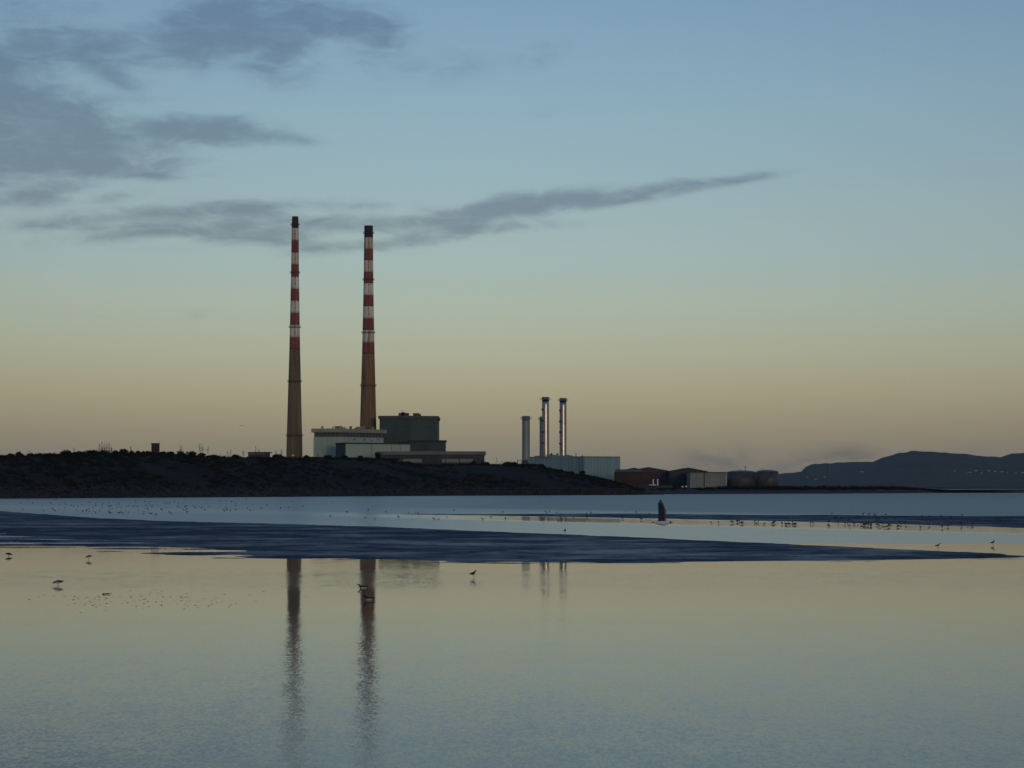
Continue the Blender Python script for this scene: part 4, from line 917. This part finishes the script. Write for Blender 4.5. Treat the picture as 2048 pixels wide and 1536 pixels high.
flyer(483, 851, 330, math.radians(75), 'distant gliding bird in the sky beside the free-standing striped chimney', .42, math.radians(10), BLACK, GREY, name='flying_bird', body_pale=False)
flyer(59, 903.2, 320, math.radians(80), 'distant gliding bird just above the bushes of the headland', .42, math.radians(8), BLACK, GREY, name='flying_bird', body_pale=False)
flyer(1368.6, 930.6, 420, math.radians(70), 'distant dark bird in the sky over the dark gabled shed', .42, math.radians(12), BLACK, GREY, name='flying_bird', body_pale=False)
flyer(1808, 760, 500, math.radians(70), 'tiny distant bird high in the clear sky above the hill', .42, math.radians(14), BLACK, GREY, name='flying_bird', body_pale=False)

# flocks: one small wader mesh, copied
def wader_mesh(name, pose):
    R_ = POSES[pose]; V, Fc = loft([R_[i] for i in (0, 2, 3, 5, 7, 8)], 6); mb = MB().add(V, Fc)
    h_ = R_[-1]; mb.tube((h_[0], 0, h_[1]), (h_[0] + .05, 0, h_[1] - .05 if pose == 'feed' else h_[1] - .01), .008, .004, 3)
    for s_ in (-1, 1): mb.tube((.01, s_ * .03, .16), (.01, s_ * .03, .03), .009, .008, 3)
    me = bpy.data.meshes.new(name); me.from_pydata([tuple(v) for v in mb.V], [], mb.F); me.materials.append(DUSK); return me
WM = [wader_mesh('wader_feeding', 'feed'), wader_mesh('wader_standing', 'stand')]
def flock(n_, fn, label, group, smin=.95, smax=1.35, lift=-.06):
    k = 0
    while k < n_:
        q = fn()
        if q is None: continue
        p = ground(*q); o = bpy.data.objects.new('small_wader', random.choice(WM)); col.objects.link(o)
        o.location = p + Vector((0, 0, lift)); o.rotation_euler = (0, 0, random.uniform(0, 2 * PI)); o.scale = (random.uniform(smin, smax),) * 3
        tag(o, label, 'bird', group); k += 1
def f_left():
    px = random.triangular(-20, 680, 250); py = random.uniform(998.8, 1034)
    if py > interp(px, TOP1) - 1.5 or py > 1016 + 16 * (1 - abs(px - 300) / 400): return None
    return px, py
def f_mid():
    px = random.uniform(640, 1330); py = random.choice((random.gauss(1026.5, 3), random.gauss(1039, 2.5)))
    return (px, py) if 1004 < py < 1046 else None
def f_r1():
    px = random.triangular(1600, 2040, 1740); lo_, hi_ = interp(px, TOP2), interp(px, BOT2); return px, random.uniform(lo_, hi_)
def f_r2():
    px = random.triangular(1320, 1960, 1690); return px, interp(px, BOT2) + random.uniform(1, 9)
flock(150, f_left, 'tiny dark wader in the scattered flock on the water below the headland', 'waders scattered below the headland')
flock(34, f_mid, 'tiny dark wader on the shallows beyond the wide sand bank', 'waders strung along the middle shallows')
flock(48, f_r1, 'tiny dark wader feeding on the narrow far sand bank', 'waders on the far sand bank', lift=.03)
flock(56, f_r2, 'tiny dark wader standing in the still strip before the far sand bank', 'waders in the still strip')

# drifting seaweed on the still water
Vs = []; Fs = []
for i in range(120):
    px = random.triangular(20, 640, 230); py = random.gauss(1201, 9)
    if not 1178 < py < 1225: continue
    p = ground(px, py); L = random.uniform(.015, .05); W = random.uniform(.02, .07); a = random.uniform(-.4, .4); k = len(Vs)
    ca, sa = math.cos(a), math.sin(a)
    for z in (-.005, random.uniform(.003, .008)):
        for j in range(6):
            th = 2 * PI * j / 6; r_ = random.uniform(.7, 1.2); x, y = L * r_ * math.cos(th), W * r_ * math.sin(th); Vs.append((p.x + x * ca - y * sa, p.y + x * sa + y * ca, p.z + z))
    Fs += [tuple(k + 6 + j for j in range(6))] + [(k + j, k + (j + 1) % 6, k + 6 + (j + 1) % 6, k + 6 + j) for j in range(6)]
o = mesh_obj('seaweed', Vs, Fs, MAT['weed']); o['kind'] = 'stuff'; tag(o, 'scattered brown weed floating on the still water', 'seaweed')
p = ground(213, 1188.5); mb = MB(); q = Vector((p.x - .15, p.y, p.z + .02))
for k in range(5):
    q2 = q + Vector((.062, random.uniform(-.05, .05), random.uniform(-.008, .012))); mb.tube(q, q2, .02 - .002 * k, .018 - .002 * k, 5); q = q2
mb.tube(p + Vector((0, 0, .02)), p + Vector((.06, .12, .05)), .01, .005, 4)
tag(mb.build('driftwood_stick', MAT['weed']), 'short dark stick lying in the still water among floating weed', 'stick')

# ------------------------------------------------------------------ haze: thin pale air round everything
mb = MB().box(-13500, 13500, -13500, 13500, -14.6, 216)
hm = bpy.data.materials.new('pale_haze'); hm.use_nodes = True; ht = hm.node_tree; ht.nodes.clear()
pv_ = N(ht, 'ShaderNodeVolumePrincipled'); pv_.inputs['Color'].default_value = (0.62, 0.78, 0.94, 1); pv_.inputs['Density'].default_value = 1.9e-5; pv_.inputs['Anisotropy'].default_value = 0.0
ho = N(ht, 'ShaderNodeOutputMaterial'); link(ht, pv_.outputs[0], ho.inputs['Volume'])
o = mb.build('haze', hm); o['kind'] = 'stuff'
